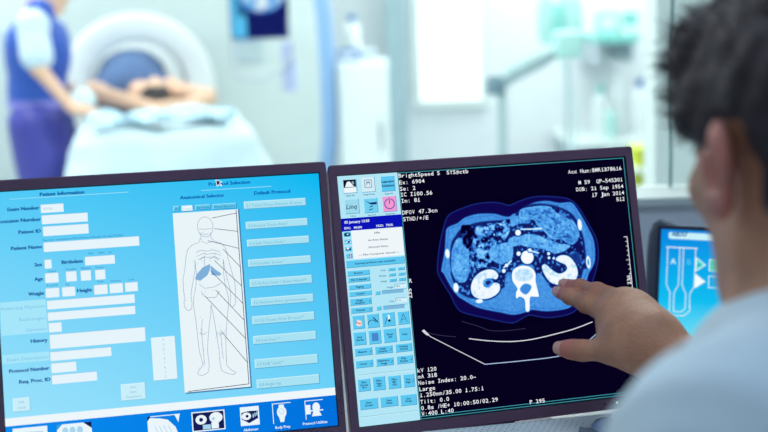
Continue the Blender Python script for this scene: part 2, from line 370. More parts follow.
DUO=[[183.1,198.2],[198.2,204.0],[212.7,202.8],[213.7,188.9],[207.7,177.8],[193.2,179.0],[184.3,186.6]]
DUO2=[[285.0,180.7],[293.2,187.1],[302.7,181.7],[304.1,172.1],[293.7,168.3],[286.6,172.4]]
KL=[[156.1,157.3],[163.0,167.0],[175.7,172.8],[186.4,171.9],[191.8,165.7],[188.8,160.2],[181.8,162.0],[174.4,160.3],[171.4,154.8],[175.8,151.0],[184.8,156.0],[191.9,154.2],[191.7,146.1],[184.3,139.9],[172.0,137.1],[160.3,139.8],[155.0,147.1]]
KRN=[[268.3,178.8],[277.2,182.8],[287.0,180.6],[294.5,171.5],[297.2,159.6],[293.2,150.5],[283.3,146.7],[270.8,145.9],[258.9,150.7],[251.7,162.5],[250.1,171.0],[254.8,173.4],[262.1,166.7],[270.3,160.4],[278.4,161.1],[283.3,165.4],[281.4,170.7],[274.8,174.1]]
KLP=[[172.0,160.5],[180.6,162.1],[184.8,156.6],[177.7,150.8],[172.5,153.6]]
VESS=[[232.0,183.9,7.2],[223.1,215.5,3.2],[236.4,192.5,2],[221.1,189.4,2.4],[260.7,186.2,1.7],[260.6,180.9,1.5],[266.9,179.9,1.4],[199.5,169.7,2.2],[203.8,176.2,2]]
VLINE=[[[227.2,219.6],[239.4,218.7],[254.2,218.3]],[[234.2,193.0],[241.3,190.1],[247.2,188.0]],[[199.9,173.8],[206.5,177.9],[210.4,181.0]]]
VB=[[210.3,166.5],[214.9,171.8],[224.8,174.1],[235.5,170.9],[240.7,162.6],[239.8,153.6],[241.8,139.0],[241.8,133.8],[235.8,134.3],[230.2,133.5],[228.0,118.1],[223.0,118.1],[223.1,131.6],[216.7,136.1],[212.3,133.9],[212.6,141.6],[215.0,146.6],[209.7,156.2]]
VBI=[[213.4,164.9],[218.8,169.7],[227.2,170.3],[235.1,167.0],[237.2,160.3],[231.0,154.3],[218.7,155.4],[214.3,158.4]]
CANAL=[[218.3,146.3],[225.2,151.7],[233.2,148.9],[232.6,143.7],[225.9,137.8],[219.9,141.0]]
PSO=[[[202.0,165.9],[208.9,166.6],[209.7,156.2],[212.5,148.1],[207.8,143.3],[198.8,148.0]],[[242.4,162.5],[248.3,160.7],[255.5,149.6],[257.7,144.2],[247.7,142.4],[242.8,148.1]]]
RIBS=[[129.1,196.8,2.2,4.6],[306.2,219.1,2.2,6],[312.6,171.1,2.4,6.5],[136.0,154.5,2.6,4.8],[164.1,135.3,3.6,2]]
FATV=[[[227.8,224.9],[242.4,223.8],[256.5,216.9],[270.1,204.9],[284.8,201.9],[282.0,199.3],[267.1,199.7],[253.1,207.8],[241.3,213.4],[226.7,214.5]],[[271.8,243.9],[286.0,235.9],[295.2,228.1],[292.5,227.2],[280.9,235.1],[272.1,241.6]],[[296.7,196.2],[305.2,205.0],[307.7,193.0],[308.9,181.2],[304.6,165.0],[296.4,170.4],[290.5,185.0],[282.9,184.4],[286.0,190.0]]]
MESO=[[160.6,213.8],[169.2,227.0],[188.6,227.8],[211.0,233.1],[215.1,225.9],[208.8,212.4],[192.5,195.2],[183.1,175.2],[159.3,177.2],[157.8,198.0]]
# ------------------------------------------------------------------ flat drawing on a display, in millimetres of its glass
_glyph = {}
def glyph(s, off=0.0):
    if (s, off) not in _glyph:
        cu = bpy.data.curves.new('g', 'FONT'); cu.body = s; cu.size = 1.0; cu.offset = off; cu.resolution_u = 2
        ob = bpy.data.objects.new('g', cu)
        me = bpy.data.meshes.new_from_object(ob)
        vs = [tuple(v.co[:2]) for v in me.vertices]; fs = [tuple(p.vertices) for p in me.polygons]
        bpy.data.meshes.remove(me); bpy.data.objects.remove(ob); bpy.data.curves.remove(cu)
        _glyph[(s, off)] = (vs, fs)
    return _glyph[(s, off)]
CAPH = max(v[1] for v in glyph('H')[0])

class Flat:
    def __init__(self): self.V, self.F, self.MI, self.M = [], [], [], []
    def _m(self, m):
        if m not in self.M: self.M.append(m)
        return self.M.index(m)
    def poly(self, pts, m, z=0.2):
        b = len(self.V); self.V += [(p[0], p[1], z) for p in pts]; self.F.append(tuple(range(b, b + len(pts)))); self.MI.append(self._m(m)); return self
    def rect(self, q, m, z=0.2): return self.poly([(q[0], q[1]), (q[2], q[1]), (q[2], q[3]), (q[0], q[3])], m, z)
    def frame(self, q, w, m, z=0.3):
        for r in ((q[0], q[1], q[2], q[1] + w), (q[0], q[3] - w, q[2], q[3]), (q[0], q[1] + w, q[0] + w, q[3] - w), (q[2] - w, q[1] + w, q[2], q[3] - w)): self.rect(r, m, z)
        return self
    def bevel(self, q, w, mtl, mbr, z=0.3):
        self.rect((q[0], q[3] - w, q[2], q[3]), mtl, z); self.rect((q[0], q[1], q[0] + w, q[3]), mtl, z)
        self.rect((q[0], q[1], q[2], q[1] + w), mbr, z + .02); self.rect((q[2] - w, q[1], q[2], q[3]), mbr, z + .02); return self
    def line(self, pts, w, m, z=0.3):
        for a, b in zip(pts, pts[1:]):
            a, b = Vector(a[:2]), Vector(b[:2]); d = (b - a)
            if d.length < 1e-6: continue
            d.normalize(); nn = Vector((-d.y, d.x)) * w / 2; e = d * w * 0.25
            self.poly([a - nn - e, b - nn + e, b + nn + e, a + nn - e], m, z)
        return self
    def disc(self, c, rx, ry, m, z=0.3, n=20): return self.poly([(c[0] + rx * math.cos(2 * PI * k / n), c[1] + ry * math.sin(2 * PI * k / n)) for k in range(n)], m, z)
    def ring(self, c, rx, ry, w, m, z=0.3, n=24, a0=0, a1=360): return self.line([(c[0] + rx * math.cos(R(a0 + (a1 - a0) * k / n)), c[1] + ry * math.sin(R(a0 + (a1 - a0) * k / n))) for k in range(n + 1)], w, m, z)
    def text(self, s, x, y, width, cap, m, z=0.3, off=0.0, align='l', slant=0.0):
        vs, fs = glyph(s, off)
        x0 = min(v[0] for v in vs); x1 = max(v[0] for v in vs); sy = cap / CAPH
        sx = width / max(1e-6, x1 - x0) if width else sy
        sh = {'l': 0, 'r': -(x1 - x0) * sx, 'c': -(x1 - x0) * sx / 2}[align]
        b = len(self.V); self.V += [(x + sh + (v[0] - x0) * sx + v[1] * sy * slant, y + v[1] * sy, z) for v in vs]
        k = self._m(m)
        for f in fs: self.F.append(tuple(b + i for i in f)); self.MI.append(k)
        return self
    def mono(self, s, x, y, cw, cap, m, z=0.3, off=0.012, rot=False):
        for i, ch in enumerate(s):
            if ch == ' ': continue
            vs, fs = glyph(ch, off)
            x0 = min(v[0] for v in vs); x1 = max(v[0] for v in vs); sy = cap / CAPH
            tgt = cw * 0.84 if ch not in 'iIl1:./' else min(cw * 0.8, (x1 - x0) * sy)
            sx = tgt / (x1 - x0); ox = i * cw + (cw - tgt) / 2
            b = len(self.V); k = self._m(m)
            for v in vs:
                px, py = ox + (v[0] - x0) * sx, v[1] * sy
                if rot: px, py = -py, px
                self.V.append((x + px, y + py, z))
            for f in fs: self.F.append(tuple(b + q for q in f)); self.MI.append(k)
            if ch in 'I1':                                   # the slab feet of a fixed-width face
                for yb in ((0, cap - .65) if ch == 'I' else (0,)):
                    b = len(self.V); bar = [(i * cw + cw * .16, yb), (i * cw + cw * .84, yb), (i * cw + cw * .84, yb + .65), (i * cw + cw * .16, yb + .65)]
                    self.V += [(x - py, y + px, z) if rot else (x + px, y + py, z) for px, py in bar]; self.F.append((b, b + 1, b + 2, b + 3)); self.MI.append(k)
        return self
    def build(self, name, parent, xf):
        me = bpy.data.meshes.new(name); me.from_pydata(self.V, [], self.F)
        me.transform(xf)
        o = link_mesh(name, me, parent, self.M)
        me.polygons.foreach_set('material_index', self.MI)
        return o

def shade_grid(name, parent, xf, q, nx, ny, fn, z=0.1):
    """A lit picture: a fine grid of points on the glass, each with the colour the display gives off there."""
    xs = np.linspace(q[0], q[2], nx); ys = np.linspace(q[1], q[3], ny)
    X, Y = np.meshgrid(xs, ys)
    col = fn(X, Y)
    V = np.stack([X.ravel(), Y.ravel(), np.full(X.size, z)], 1)
    i = np.arange(nx * ny).reshape(ny, nx)
    F = np.stack([i[:-1, :-1].ravel(), i[:-1, 1:].ravel(), i[1:, 1:].ravel(), i[1:, :-1].ravel()], 1)
    me = bpy.data.meshes.new(name); me.from_pydata(V.tolist(), [], F.tolist())
    ca = me.color_attributes.new('display', 'FLOAT_COLOR', 'POINT')
    c4 = np.ones((nx * ny, 4), np.float32); c4[:, :3] = col.reshape(-1, 3)
    ca.data.foreach_set('color', c4.ravel())
    me.transform(xf)
    return link_mesh(name, me, parent, [DISPLAY])

SRGB = lambda h: np.array(lin(h))

# ------------------------------------------------------------------ monitors
BEZEL = mat('monitor_plastic', '#6b4c68', 0.45, bump=0.15, bscale=900, var=0.03)
BEZEL_DARK = mat('monitor_shadow_gap', '#17131b', 0.5)
BTN = mat('monitor_button_plastic', '#5c4c5c', 0.4)
DESK_Z = 0.765

def monitor(name, label, cx, cy, cz, yaw, lean, ml, mr, mt, mb, bz_extra=0):
    root = thing(name, label, 'computer monitor', (cx, cy, DESK_Z), R(yaw))
    s, c = math.sin(R(lean)), math.cos(R(lean))
    P = Matrix(((1, 0, 0, 0), (0, s, -c, 0), (0, c, s, cz - DESK_Z), (0, 0, 0, 1))) @ Matrix.Scale(0.001, 4) @ Matrix.Translation((-188, -150.5, 0))
    bm = nb()
    o0, o1, o2 = rrect(-ml, -mb, 376 + mr, 301 + mt, 4), rrect(-ml + 1.2, -mb + 1.2, 376 + mr - 1.2, 301 + mt - 1.2, 3.4), rrect(-1.2, -1.2, 377.2, 302.2, .6)
    i2, i3 = rrect(0, 0, 376, 301, .4), rrect(0, 0, 376, 301, .4)
    bk = rrect(-ml + 3, -mb + 3, 376 + mr - 3, 301 + mt - 3, 4)
    rings = [[(x, y, -26) for x, y in bk], [(x, y, 3.2) for x, y in o0], [(x, y, 4.4) for x, y in o1], [(x, y, 3.6) for x, y in o2], [(x, y, 1.2) for x, y in i2], [(x, y, -2) for x, y in i3]]
    loft(bm, rings, (True, True), [0, 0, 0, 1, 1])
    obj('bezel', bm, [BEZEL, BEZEL_DARK], root, xf=P)
    bm = nb()
    rings = [[(x, y, -26) for x, y in rrect(10, 8, 366, 293, 8)], [(x, y, -40) for x, y in rrect(18, 16, 358, 285, 12)], [(x, y, -58) for x, y in rrect(60, 45, 316, 250, 20)]]
    loft(bm, rings); obj('back_shell', bm, BEZEL, root, smooth=True, xf=P)
    bm = nb(); box(bm, (-.035, .03, .012), (.035, .06, cz - DESK_Z + .02), .006); obj('stand_neck', bm, BEZEL, root)
    bm = nb(); lathe(bm, [(0.001, 0), (.105, 0), (.11, .004), (.105, .009), (.04, .014), (.001, .014)], (0, .05, 0), 40); obj('stand_base', bm, BEZEL, root, smooth=True)
    return root, P

def knob(root, P, x, y, r, h, m, name='bezel_button', z=3.9):
    bm = nb(); lathe(bm, [(r * .01, 0), (r, 0), (r, h * .7), (r * .8, h), (r * .01, h)], (x, y, z), 14); return obj(name, bm, m, root, smooth=True, xf=P)

# ---- left monitor: the patient form
LM, LP = monitor('desktop_monitor', 'dark plum framed monitor showing the cyan patient information form and body chart', -.2546, 1.3001, 1.32 - .333, 11.0, 14.5, 11.5, 9.2, 13.5, 14)
def left_bg(X, Y):
    u, v = (X / 376)[..., None], (Y / 301)[..., None]
    tl, tr, bl, br = SRGB('#52cbf7'), SRGB('#00b8f2'), SRGB('#a4e6fd'), SRGB('#72d4f9')
    return (tl * (1 - u) + tr * u) * v + (bl * (1 - u) + br * u) * (1 - v)
screen = shade_grid('screen', LM, LP, (0, 0, 376, 301), 24, 20, left_bg, 0.0)
FIELD, NAVYT, GHOST, TINY = em('#e6f4fb'), em('#0b4f98'), em('#7fb9dc'), em('#2b7fb8')
for q in BANDS: Flat().rect(q, em('#a6e6fb'), .1).build('caption_band', screen, LP)
for i, q in enumerate(FIELDS):
    f = Flat().rect(q, FIELD, .2)
    f.line([(q[0], q[3]), (q[2], q[3])], .5, em('#8fc9e6'), .25).line([(q[0], q[1]), (q[0], q[3])], .5, em('#8fc9e6'), .25)
    if i == 0: f.text('6904', q[0] + 3, q[1] + 3, 10, 3.2, em('#b9cfe0'), .3)
    f.build('entry_field', screen, LP)
for row in LTEXT:
    f = Flat(); m_ = em('#0a62b4') if row[0][:4] in ('Prot', 'Anat', 'Defa') and row[0] != 'Protocol Number' else NAVYT
    for dx in (-.22, .22): f.text(row[0], row[1] + dx, row[2], row[3], row[4] * 1.05, m_, .3 + dx * .1, .012)
    f.build('caption', screen, LP)
for row in LPALE: Flat().text(row[0], row[1], row[2], row[3], row[4], em('#86c8ea'), .3, .01).build('caption', screen, LP)
for row in LTINY: Flat().text(row[0], row[1], row[2], row[3], row[4], em('#1d6cac'), .3).build('caption', screen, LP)
for x0, y0, x1 in RULES: Flat().rect((x0, y0 - .4, x1, y0 + .4), em('#9be0f8'), .2).build('rule_line', screen, LP)
PB = ['5.1 Trauma/Thorax Abdomen (Routine)', '5.2 Routine Thorax Abdo*', '5.3 Soft Tissue Neck *', '5.4 Shoulder Screen*', '5.5 Hi Res Chest 1.25mm Helical**', '5.6 Abdomen Pelvis (portovenous)', 'C1 5.3 Trauma Wrist 3D recon**', '5.8 Low Dose **', '5.9 KUB "stone"*', '6.0 Angio leg']
for q, s in zip(PROTO, PB):
    h = q[3] - q[1]
    Flat().rect(q, em('#a9e2f3'), .2).bevel(q, .9, em('#c9f1fb'), em('#5aa9cf'), .25).text(s, q[0] + 3, q[1] + h * .3, min(q[2] - q[0] - 8, len(s) * 1.95), h * .32, em('#74b2d2'), .35).build('protocol_button', screen, LP)
for q, ls in zip(LBUT, (['Edit', 'Exam'], 'PEDIATRIC', ['Save', 'Exam', 'Parameters'])):
    f = Flat().rect(q, em('#c8eefa') if ls != 'PEDIATRIC' else em('#e2f4fb'), .2).bevel(q, .8, em('#dcf6fd'), em('#86c8e4'), .25)
    n = len(ls); cx = (q[0] + q[2]) / 2
    for i, s in enumerate(ls):
        y = q[3] - (q[3] - q[1]) * (i + .95) / (n + .5)
        f.text(s, cx, y, None, 2.6, em('#86bcd8'), .35, align='c')
    f.build('form_button', screen, LP)
for i, (q, s) in enumerate(zip(TABS, ['All', 'Head', 'Service', 'Most Recent'])):
    w = i == 1
    Flat().rect(q, em('#eaf7fc') if w else em('#5fc6ec'), .2).bevel(q, .6, em('#b5ecfb'), em('#1b78b4'), .25).text(s, q[0] + 1.5, q[1] + 1.5, q[2] - q[0] - 3.5, 3, em('#b7d4e2') if w else em('#1668a8'), .35).build('chart_tab', screen, LP)
q = CHART
f = Flat().rect((q[0] + 1.5, q[1] - 1.6, q[2] + 1.6, q[3]), em('#3b7fae'), .15).rect(q, em('#e8f4f8'), .2)
LN, LD = em('#8294b4'), em('#3a3f66')
for pts in LIVER: f.poly(pts, em('#7fb0dc'), .25)
for pts in BODY: f.line(pts, .5, LN, .3)
f.ring(HEAD[:2], HEAD[2] - .6, HEAD[3] - .4, .5, LN, .3)
rr = random.Random(3)
for k in range(60):                                   # fine anatomical hatching over the trunk and the limbs
    a = rr.choice(BODY[9:11] + BODY[12:]); p = rr.choice(a); x, y = p[0] + rr.uniform(-6, 6), p[1] + rr.uniform(-5, 5)
    f.line([(x, y), (x + rr.uniform(-3, 3), y - rr.uniform(0, 3))], .3, em('#a9b8d0'), .3)
f.line(LEADERS[0], .8, LD, .35)
for pts in LEADERS[1:]: f.line(pts, .65, LD, .35)
f.build('body_chart', screen, LP)
q = STRIP
Flat().rect((0, q[1], 376, q[3]), em('#eef7fb'), .2).build('white_strip', screen, LP)
def bar_bg(X, Y):
    u = (X / 376)[..., None]; return SRGB('#0a8cf0') * (1 - u) + SRGB('#0070dc') * u
shade_grid('toolbar', screen, LP, (0, 0, 376, q[1]), 16, 4, bar_bg, .2)
W, NV, LB = em('#eaf6fc'), em('#141d56'), em('#a9d6ee')
names = ['Exam', 'Prior', 'Shoulder', 'Chest Pair', 'Abdomen', 'Body Prep', 'Protocol Utilities']
for i, q in enumerate(ICONS):
    x0, y0, x1, y1 = q; w, h = x1 - x0, y1 - y0; f = Flat(); cx, cy = (x0 + x1) / 2, (y0 + y1) / 2
    if i == 0: y0 = 6; f.rect((x0, y0, x1, y1), W, .3).line([(x0 + 4, y1 - 5), (x1 - 5, y1 - 6)], 1.2, LB, .35).disc((x1 - 11, y1 - 8), 2.4, 2, LB, .35)
    if i == 1:
        y0 = 6; f.rect((x0, y0, x1, y1), W, .3)
        for k in range(3): f.disc((x0 + 9 + k * 8, y1 - 8), 3.4, 4.5, LB, .35)
        f.poly([(x1 - 9, y1), (x1, y1 - 7), (x1, y1)], NV, .36).poly([(x0, y1 - 6), (x0 + 6, y1), (x0, y1)], em('#3f9be0'), .36)
    if i == 2:
        f.poly([(x0, y0), (x0 + w * .95, y0), (x0 + w * .85, y0 + h * .45), (x0 + w * .62, y0 + h * .8), (x0 + w * .4, y1 - 3), (x0, y1 - 1)], W, .3)
        f.line([(x0 + w * .1, y1), (x1, y1)], 1, W, .3).poly([(x1, y1), (x1 - 6, y1), (x1 - 2, y1 - 9)], W, .3).poly([(x0, y1), (x0 + 4, y1), (x0, y1 - 5)], NV, .36)
        for k in range(4): f.line([(x0 + 8 + k * 5, y0 + h * .55), (x0 + 12 + k * 5, y0 + h * .2)], .8, LB, .35)
    if i == 3:
        f.rect(q, W, .3).rect((x0 + 1.3, y0 + 1.3, x1 - 1.3, y1 - 1.3), NV, .35)
        f.disc((x0 + w * .28, cy + 2), w * .17, h * .24, W, .4).disc((x0 + w * .28, cy + 2), w * .06, h * .1, NV, .45).disc((x0 + w * .73, cy + 3), w * .2, h * .27, W, .4).disc((x0 + w * .65, cy + 2), w * .05, h * .08, LB, .45)
        f.rect((x0 + w * .32, y0 + 2, x0 + w * .56, y0 + h * .32), LB, .42).rect((x0 + w * .58, y0 + 2, x0 + w * .8, y0 + h * .4), W, .42)
    if i == 4:
        f.rect(q, W, .3).poly([(x0 + 1.5, y0 + h * .35), (x0 + w * .45, y0 + h * .12), (x1 - 1.5, y0 + h * .35), (x1 - 1.5, y0 + h * .75), (x0 + w * .5, y1 - 5), (x0 + 1.5, y0 + h * .7)], NV, .35)
        f.disc((x0 + w * .32, cy), w * .25, h * .2, W, .4).disc((x0 + w * .36, cy), w * .08, h * .08, NV, .45)
        for k in range(3): f.disc((x0 + w * (.68 + .1 * k), cy + k), .7, 2.6, LB, .45)
    if i == 5:
        f.line([(x0, y1), (x1, y1)], .9, W, .3).line([(x0 + .5, y1), (x0 + .5, y0)], .9, W, .3)
        f.disc((cx, cy + 1), w * .26, h * .3, W, .3).rect((cx - w * .14, cy + h * .2, cx + w * .14, y1 - 1.5), W, .3).poly([(cx - w * .2, cy), (cx + w * .2, cy), (cx + w * .1, y0 + 1), (cx - w * .1, y0 + 1)], W, .3)
        f.ring((cx, cy + 2), w * .13, h * .13, .7, LB, .35)
    if i == 6:
        f.line([(x0, y1), (x1, y1)], .9, W, .3).line([(x0 + .5, y1), (x0 + .5, y0)], .9, W, .3)
        f.rect((x0 + 1, cy - 5, x0 + w * .3, cy + 6), W, .3).disc((x0 + w * .62, cy + 2.5), w * .21, h * .26, W, .3).rect((x0 + w * .25, cy - 2, x1, cy - .6), W, .32).poly([(x0 + w * .5, cy), (x0 + w * .72, cy), (x0 + w * .9, y0 + 3), (x0 + w * .35, y0 + 3)], W, .31)
    if i in (4, 5, 6): f.text(names[i], cx, y0 - 6.2, None, 2.9, W, .35, .02, 'c')
    f.build('protocol_icon', screen, LP)
x, y = CURSOR
Flat().poly([(x, y), (x + 1.2, y - 9), (x + 3.4, y - 6.6), (x + 6.5, y - 8.5), (x + 7.4, y - 7), (x + 4.6, y - 4.8), (x + 7.8, y - 3)], em('#f4f8fb'), .5).poly([(x + .9, y - 1.3), (x + 1.7, y - 7.2), (x + 3.4, y - 5.6), (x + 6, y - 7.4), (x + 3.9, y - 4.4), (x + 6, y - 3)], em('#101630'), .55).build('mouse_pointer', screen, LP)
for yy, h in ((46, 3), (31, 3)): knob(LM, LP, 380.6, yy, 1.7, h, BTN)
knob(LM, LP, 380.9, 14, .9, .6, BEZEL_DARK, 'indicator_light')

# ---- right monitor: the scan
RM, RP = monitor('desktop_monitor', 'dark plum framed monitor showing the black and blue body scan the hand points at', .1362, 1.3856, 1.32 - .3383, 13.65, 14.3, 11.0, 11.3, 13.5, 15)
screen = Flat().rect((0, 0, 376, 301), em('#06011c'), 0).build('screen', RM, RP)
PX = PANEL[2] - .6
CY, CYD, CYL, INK = em('#5cc8f2'), em('#2a7fb0'), em('#b4ecfb'), em('#0e3058')
side = Flat().rect((0, 0, PX, 301), em('#b2e6f6'), .1)
for x0, y0, x1 in SEP: side.rect((x0, y0 - .3, x1, y0 + .3), em('#6db6d2'), .15).rect((x0, y0 - .9, x1, y0 - .3), em('#dcf6fd'), .15)
side = side.build('control_panel', screen, RP)
def chip(q, m=CY, lines=(), cap=2.3, name='panel_button', ink=INK, mark=False, fn=None):
    f = Flat().rect(q, m, .3).bevel(q, .55, CYL, CYD, .35)
    n = len(lines); cx = (q[0] + q[2]) / 2 - (1.2 if mark else 0); H = q[3] - q[1]
    for i, s in enumerate(lines):
        y = q[1] + H / 2 + (n / 2 - i - 1) * cap * 1.35 + cap * .2
        f.text(s, cx, y, min(len(s) * cap * .66, q[2] - q[0] - (4.5 if mark else 1.6)), cap, ink, .45, .02, 'c')
    if mark: f.line([(q[2] - 3.4, q[1] + H * .42), (q[2] - 2.6, q[1] + H * .34), (q[2] - 1.2, q[1] + H * .62)], .5, INK, .45)
    if fn: fn(f, q)
    return f.build(name, screen, RP)
WH, BK, GR = em('#eef6fa'), em('#0d1020'), em('#8aa3b4')
def t_exam(f, q):
    w, h = q[2] - q[0], q[3] - q[1]
    f.rect((q[0] + 1, q[1] + h * .42, q[2] - 1, q[3] - .8), BK, .45).poly([(q[0] + 2.5, q[1] + h * .45), (q[0] + w * .3, q[1] + h * .8), (q[0] + w * .5, q[1] + h * .85), (q[0] + w * .75, q[1] + h * .5), (q[2] - 1.2, q[1] + h * .45)], WH, .5)
    f.rect((q[0] + 1, q[1] + .8, q[2] - 1, q[1] + h * .4), WH, .5).disc((q[2] - 4.6, q[1] + h * .72), 1.6, 2.2, GR, .55)
def t_imgw(f, q):
    w, h = q[2] - q[0], q[3] - q[1]; c = ((q[0] + q[2]) / 2, (q[1] + q[3]) / 2 + .5)
    f.frame((c[0] - w * .28, c[1] - h * .24, c[0] + w * .28, c[1] + h * .3), 1.0, GR, .45).rect((c[0] - w * .12, c[1] - 1, c[0] + w * .12, c[1] + 3), em('#5b86a8'), .45).disc(c, 1.2, 1.5, WH, .5)
def t_learn(f, q):
    h = q[3] - q[1]; w = q[2] - q[0]; D = em('#122a66')
    f.text('Learning', (q[0] + q[2]) / 2, q[1] + h * .56, w - 2, 3.0, D, .45, .03, 'c').text('Solutions', (q[0] + q[2]) / 2, q[1] + h * .3, w - 2, 3.0, D, .45, .03, 'c')
def t_linq(f, q):
    h = q[3] - q[1]; w = q[2] - q[0]
    f.text('Linq', q[0] + 1.2, q[1] + h * .34, w * .72, 5.4, em('#27405c'), .45, .01, 'l', .25)
def t_serv(f, q):
    h = q[3] - q[1]; w = q[2] - q[0]; D = em('#123072')
    f.poly([(q[0] + 1.5, q[3] - 2.5), (q[0] + w * .42, q[3] - 5.5), (q[2] - 1.2, q[3] - 5), (q[2] - 1.2, q[3] - 8), (q[0] + w * .5, q[3] - 8), (q[0] + w * .35, q[3] - 6)], D, .45).poly([(q[0] + w * .3, q[1] + h * .36), (q[0] + w * .65, q[1] + h * .42), (q[0] + w * .6, q[1] + h * .5)], D, .45).line([(q[0] + w * .35, q[1] + h * .2), (q[0] + w * .6, q[1] + h * .26)], 1, D, .45)
def t_pow(f, q):
    c = ((q[0] + q[2]) / 2, (q[1] + q[3]) / 2); w = q[2] - q[0]; B = em('#6a5ab8')
    f.ring(c, w * .34, w * .34, 1.3, B, .45, 24, 110, 430).line([(c[0], c[1] + w * .02), (c[0], c[1] + w * .42)], 1.3, B, .5)
tl = ['Exam Rx', 'ImageWorks', 'Support', 'Linq', 'Service', 'Shutdown']
for q, m, fn, s in zip(TILES, [em('#8fd2ea'), em('#d3edf6'), CY, em('#9bd9ee'), em('#6fd0f2'), em('#f39ad2')], [t_exam, t_imgw, t_learn, t_linq, t_serv, t_pow], tl):
    chip(q, m, name='icon_tile', fn=fn)
    Flat().text(s, (q[0] + q[2]) / 2, q[1] - 3.6, min(14, len(s) * 1.5), 2.0, em('#3a6f90'), .3, .015, 'c').build('caption', screen, RP)
q = NAVY
f = Flat().rect((0, q[1], PX, q[3]), em('#0a12b8'), .2)
h = q[3] - q[1]
f.text('05 January 13:50', 4, q[1] + h * .6, 31, 3.1, WH, .3, .02).text('EXC:', 3.4, q[1] + h * .16, 8, 2.6, WH, .3, .02).text('00:00', 15, q[1] + h * .16, 10, 2.6, WH, .3, .02).text('HDD:', 43, q[1] + h * .16, 9, 2.6, WH, .3, .02).text('76%', 55, q[1] + h * .16, 9, 2.6, WH, .3, .02)
f.build('status_bar', screen, RP)
q = STATUS
f = Flat().rect((q[0], q[1], PX - .8, q[3]), em('#eef6fa'), .2); h = q[3] - q[1]; cx = (q[0] + PX) / 2
for k, s in enumerate(['Idle', 'Archive Status', 'Network Status', '--- Film Composer started ---']): f.text(s, cx, q[3] - h * (.17 + .245 * k), min(len(s) * 1.75, PX - q[0] - 5), 2.1, em('#2a3c60'), .3, .012, 'c')
f.build('status_box', screen, RP)
for k, q in enumerate(MINI):
    f = Flat().rect(q, CY, .25); w, h = q[2] - q[0], q[3] - q[1]; cx, cy = (q[0] + q[2]) / 2, (q[1] + q[3]) / 2
    if k == 0: f.disc((cx, cy), w * .45, h * .38, em('#131c50'), .3).disc((cx + .6, cy + .3), w * .16, h * .15, CYL, .35)
    if k == 1: f.line([(q[0] + 1, cy - 1), (cx + 1, cy + 1.5), (q[2] - 1, cy - 1.4)], .9, WH, .3).disc((cx + 1, cy), 1.4, 1.2, INK, .35)
    if k == 2: f.rect((q[0] + .6, cy - 1.2, q[2] - 1.5, cy + 1), em('#1c2a5c'), .3).disc((cx - 1, cy + 1), 1.6, 1.4, WH, .35)
    if k == 3: f.disc((cx + 1.4, cy), 2.2, 2.2, em('#8a2f6c'), .3).line([(cx + 1.4, cy - 2.2), (cx + 1.4, cy + 2.2)], .6, WH, .35).line([(cx - .8, cy), (cx + 3.6, cy)], .6, WH, .35)
    f.build('status_icon', screen, RP)
chip((MSG[0], MSG[1], PX - 1, MSG[3]), CY, ['Scanning hardware reset successful.'], 2.2, 'message_box')
for q, s, mk in zip(RBUT, [['Browser'], ['Film Composer'], ['Paging'], ['Compare'], ['Image', 'Analysis'], ['Presets']], [0, 0, 0, 0, 1, 1]): chip(q, CY, s, 2.3, mark=bool(mk))
for k, q in enumerate(STEP): chip(q, CY, ['-' if k % 2 == 0 else '+'], 2.0)
for k, s in enumerate(['Exam', 'Series', 'Image']): q = STEP[2 * k]; Flat().text(s, q[0] - 3, q[1] + .7, len(s) * 1.5, 2.1, em('#2c5c84'), .3, .012, 'r').build('caption', screen, RP)
for q, s, v in zip(BOX, ['Image', 'Zoom'], ['81', '1.0']):
    Flat().rect(q, em('#d2f1fa'), .3).bevel(q, .5, CYD, WH, .35).text(v, q[0] + 2, q[1] + 1.1, 4, 2.1, INK, .45).build('value_box', screen, RP)
    Flat().text(s, q[0] - 2, q[1] + .9, len(s) * 1.5, 2.1, em('#2c5c84'), .3, .012, 'r').build('caption', screen, RP)
for k, q in enumerate(SLIDE):
    f = Flat().rect(q, CY if k % 2 == 0 else em('#7db8dc'), .3).bevel(q, .5, CYD if k % 2 else CYL, CYL if k % 2 else CYD, .35)
    if k % 2: f.rect((q[2] - 4, q[1] + .5, q[2] - .8, q[3] - .5), CYL, .45).rect((q[0] + .5, q[1] + .5, q[0] + 2.6, q[3] - .5), CY, .45)
    f.build('slider' if k % 2 else 'panel_button', screen, RP)
def k_pan(f, q): f.poly([(q[0] + 4, q[1] + 5), (q[0] + 6, q[3] - 5), (q[0] + 9, q[3] - 6), (q[2] - 4, q[3] - 7), (q[2] - 3.5, q[1] + 4), (q[0] + 7, q[1] + 3)], em('#f3d9d0'), .45).line([(q[0] + 4, q[1] + 8), (q[2] - 5, q[1] + 6)], 1, em('#c8506a'), .5)
def k_arc(f, q): f.ring((q[0] + 6, q[1] + 5), 5, 4.5, .8, INK, .45, 12, 20, 190).line([(q[0] + 8, q[3] - 4.5), (q[2] - 2, q[1] + 6.5)], 1.3, INK, .45)
def k_ang(f, q): f.line([(q[0] + 3, q[1] + 3), (q[0] + 7.5, q[3] - 4)], .8, em('#2468a0'), .45).poly([(q[0] + 7, q[3] - 3), (q[0] + 10, q[3] - 4), (q[0] + 9.6, q[1] + 6), (q[0] + 7.4, q[1] + 6)], WH, .5).disc((q[0] + 8.8, q[1] + 7), 1.6, 1.6, BK, .55)
def k_cal(f, q): c = (q[0] + q[2]) / 2; f.line([(c - 4, q[1] + 3), (c, q[3] - 3), (c + 4, q[1] + 3)], .7, em('#2468a0'), .45).line([(c - 3.4, q[1] + 5.5), (c + 3, q[1] + 7)], .6, em('#2468a0'), .45)
def k_roi(f, q): f.rect((q[0] + 4, q[1] + 3.6, q[2] - 3.4, q[3] - 3.4), em('#4a86cc'), .45)
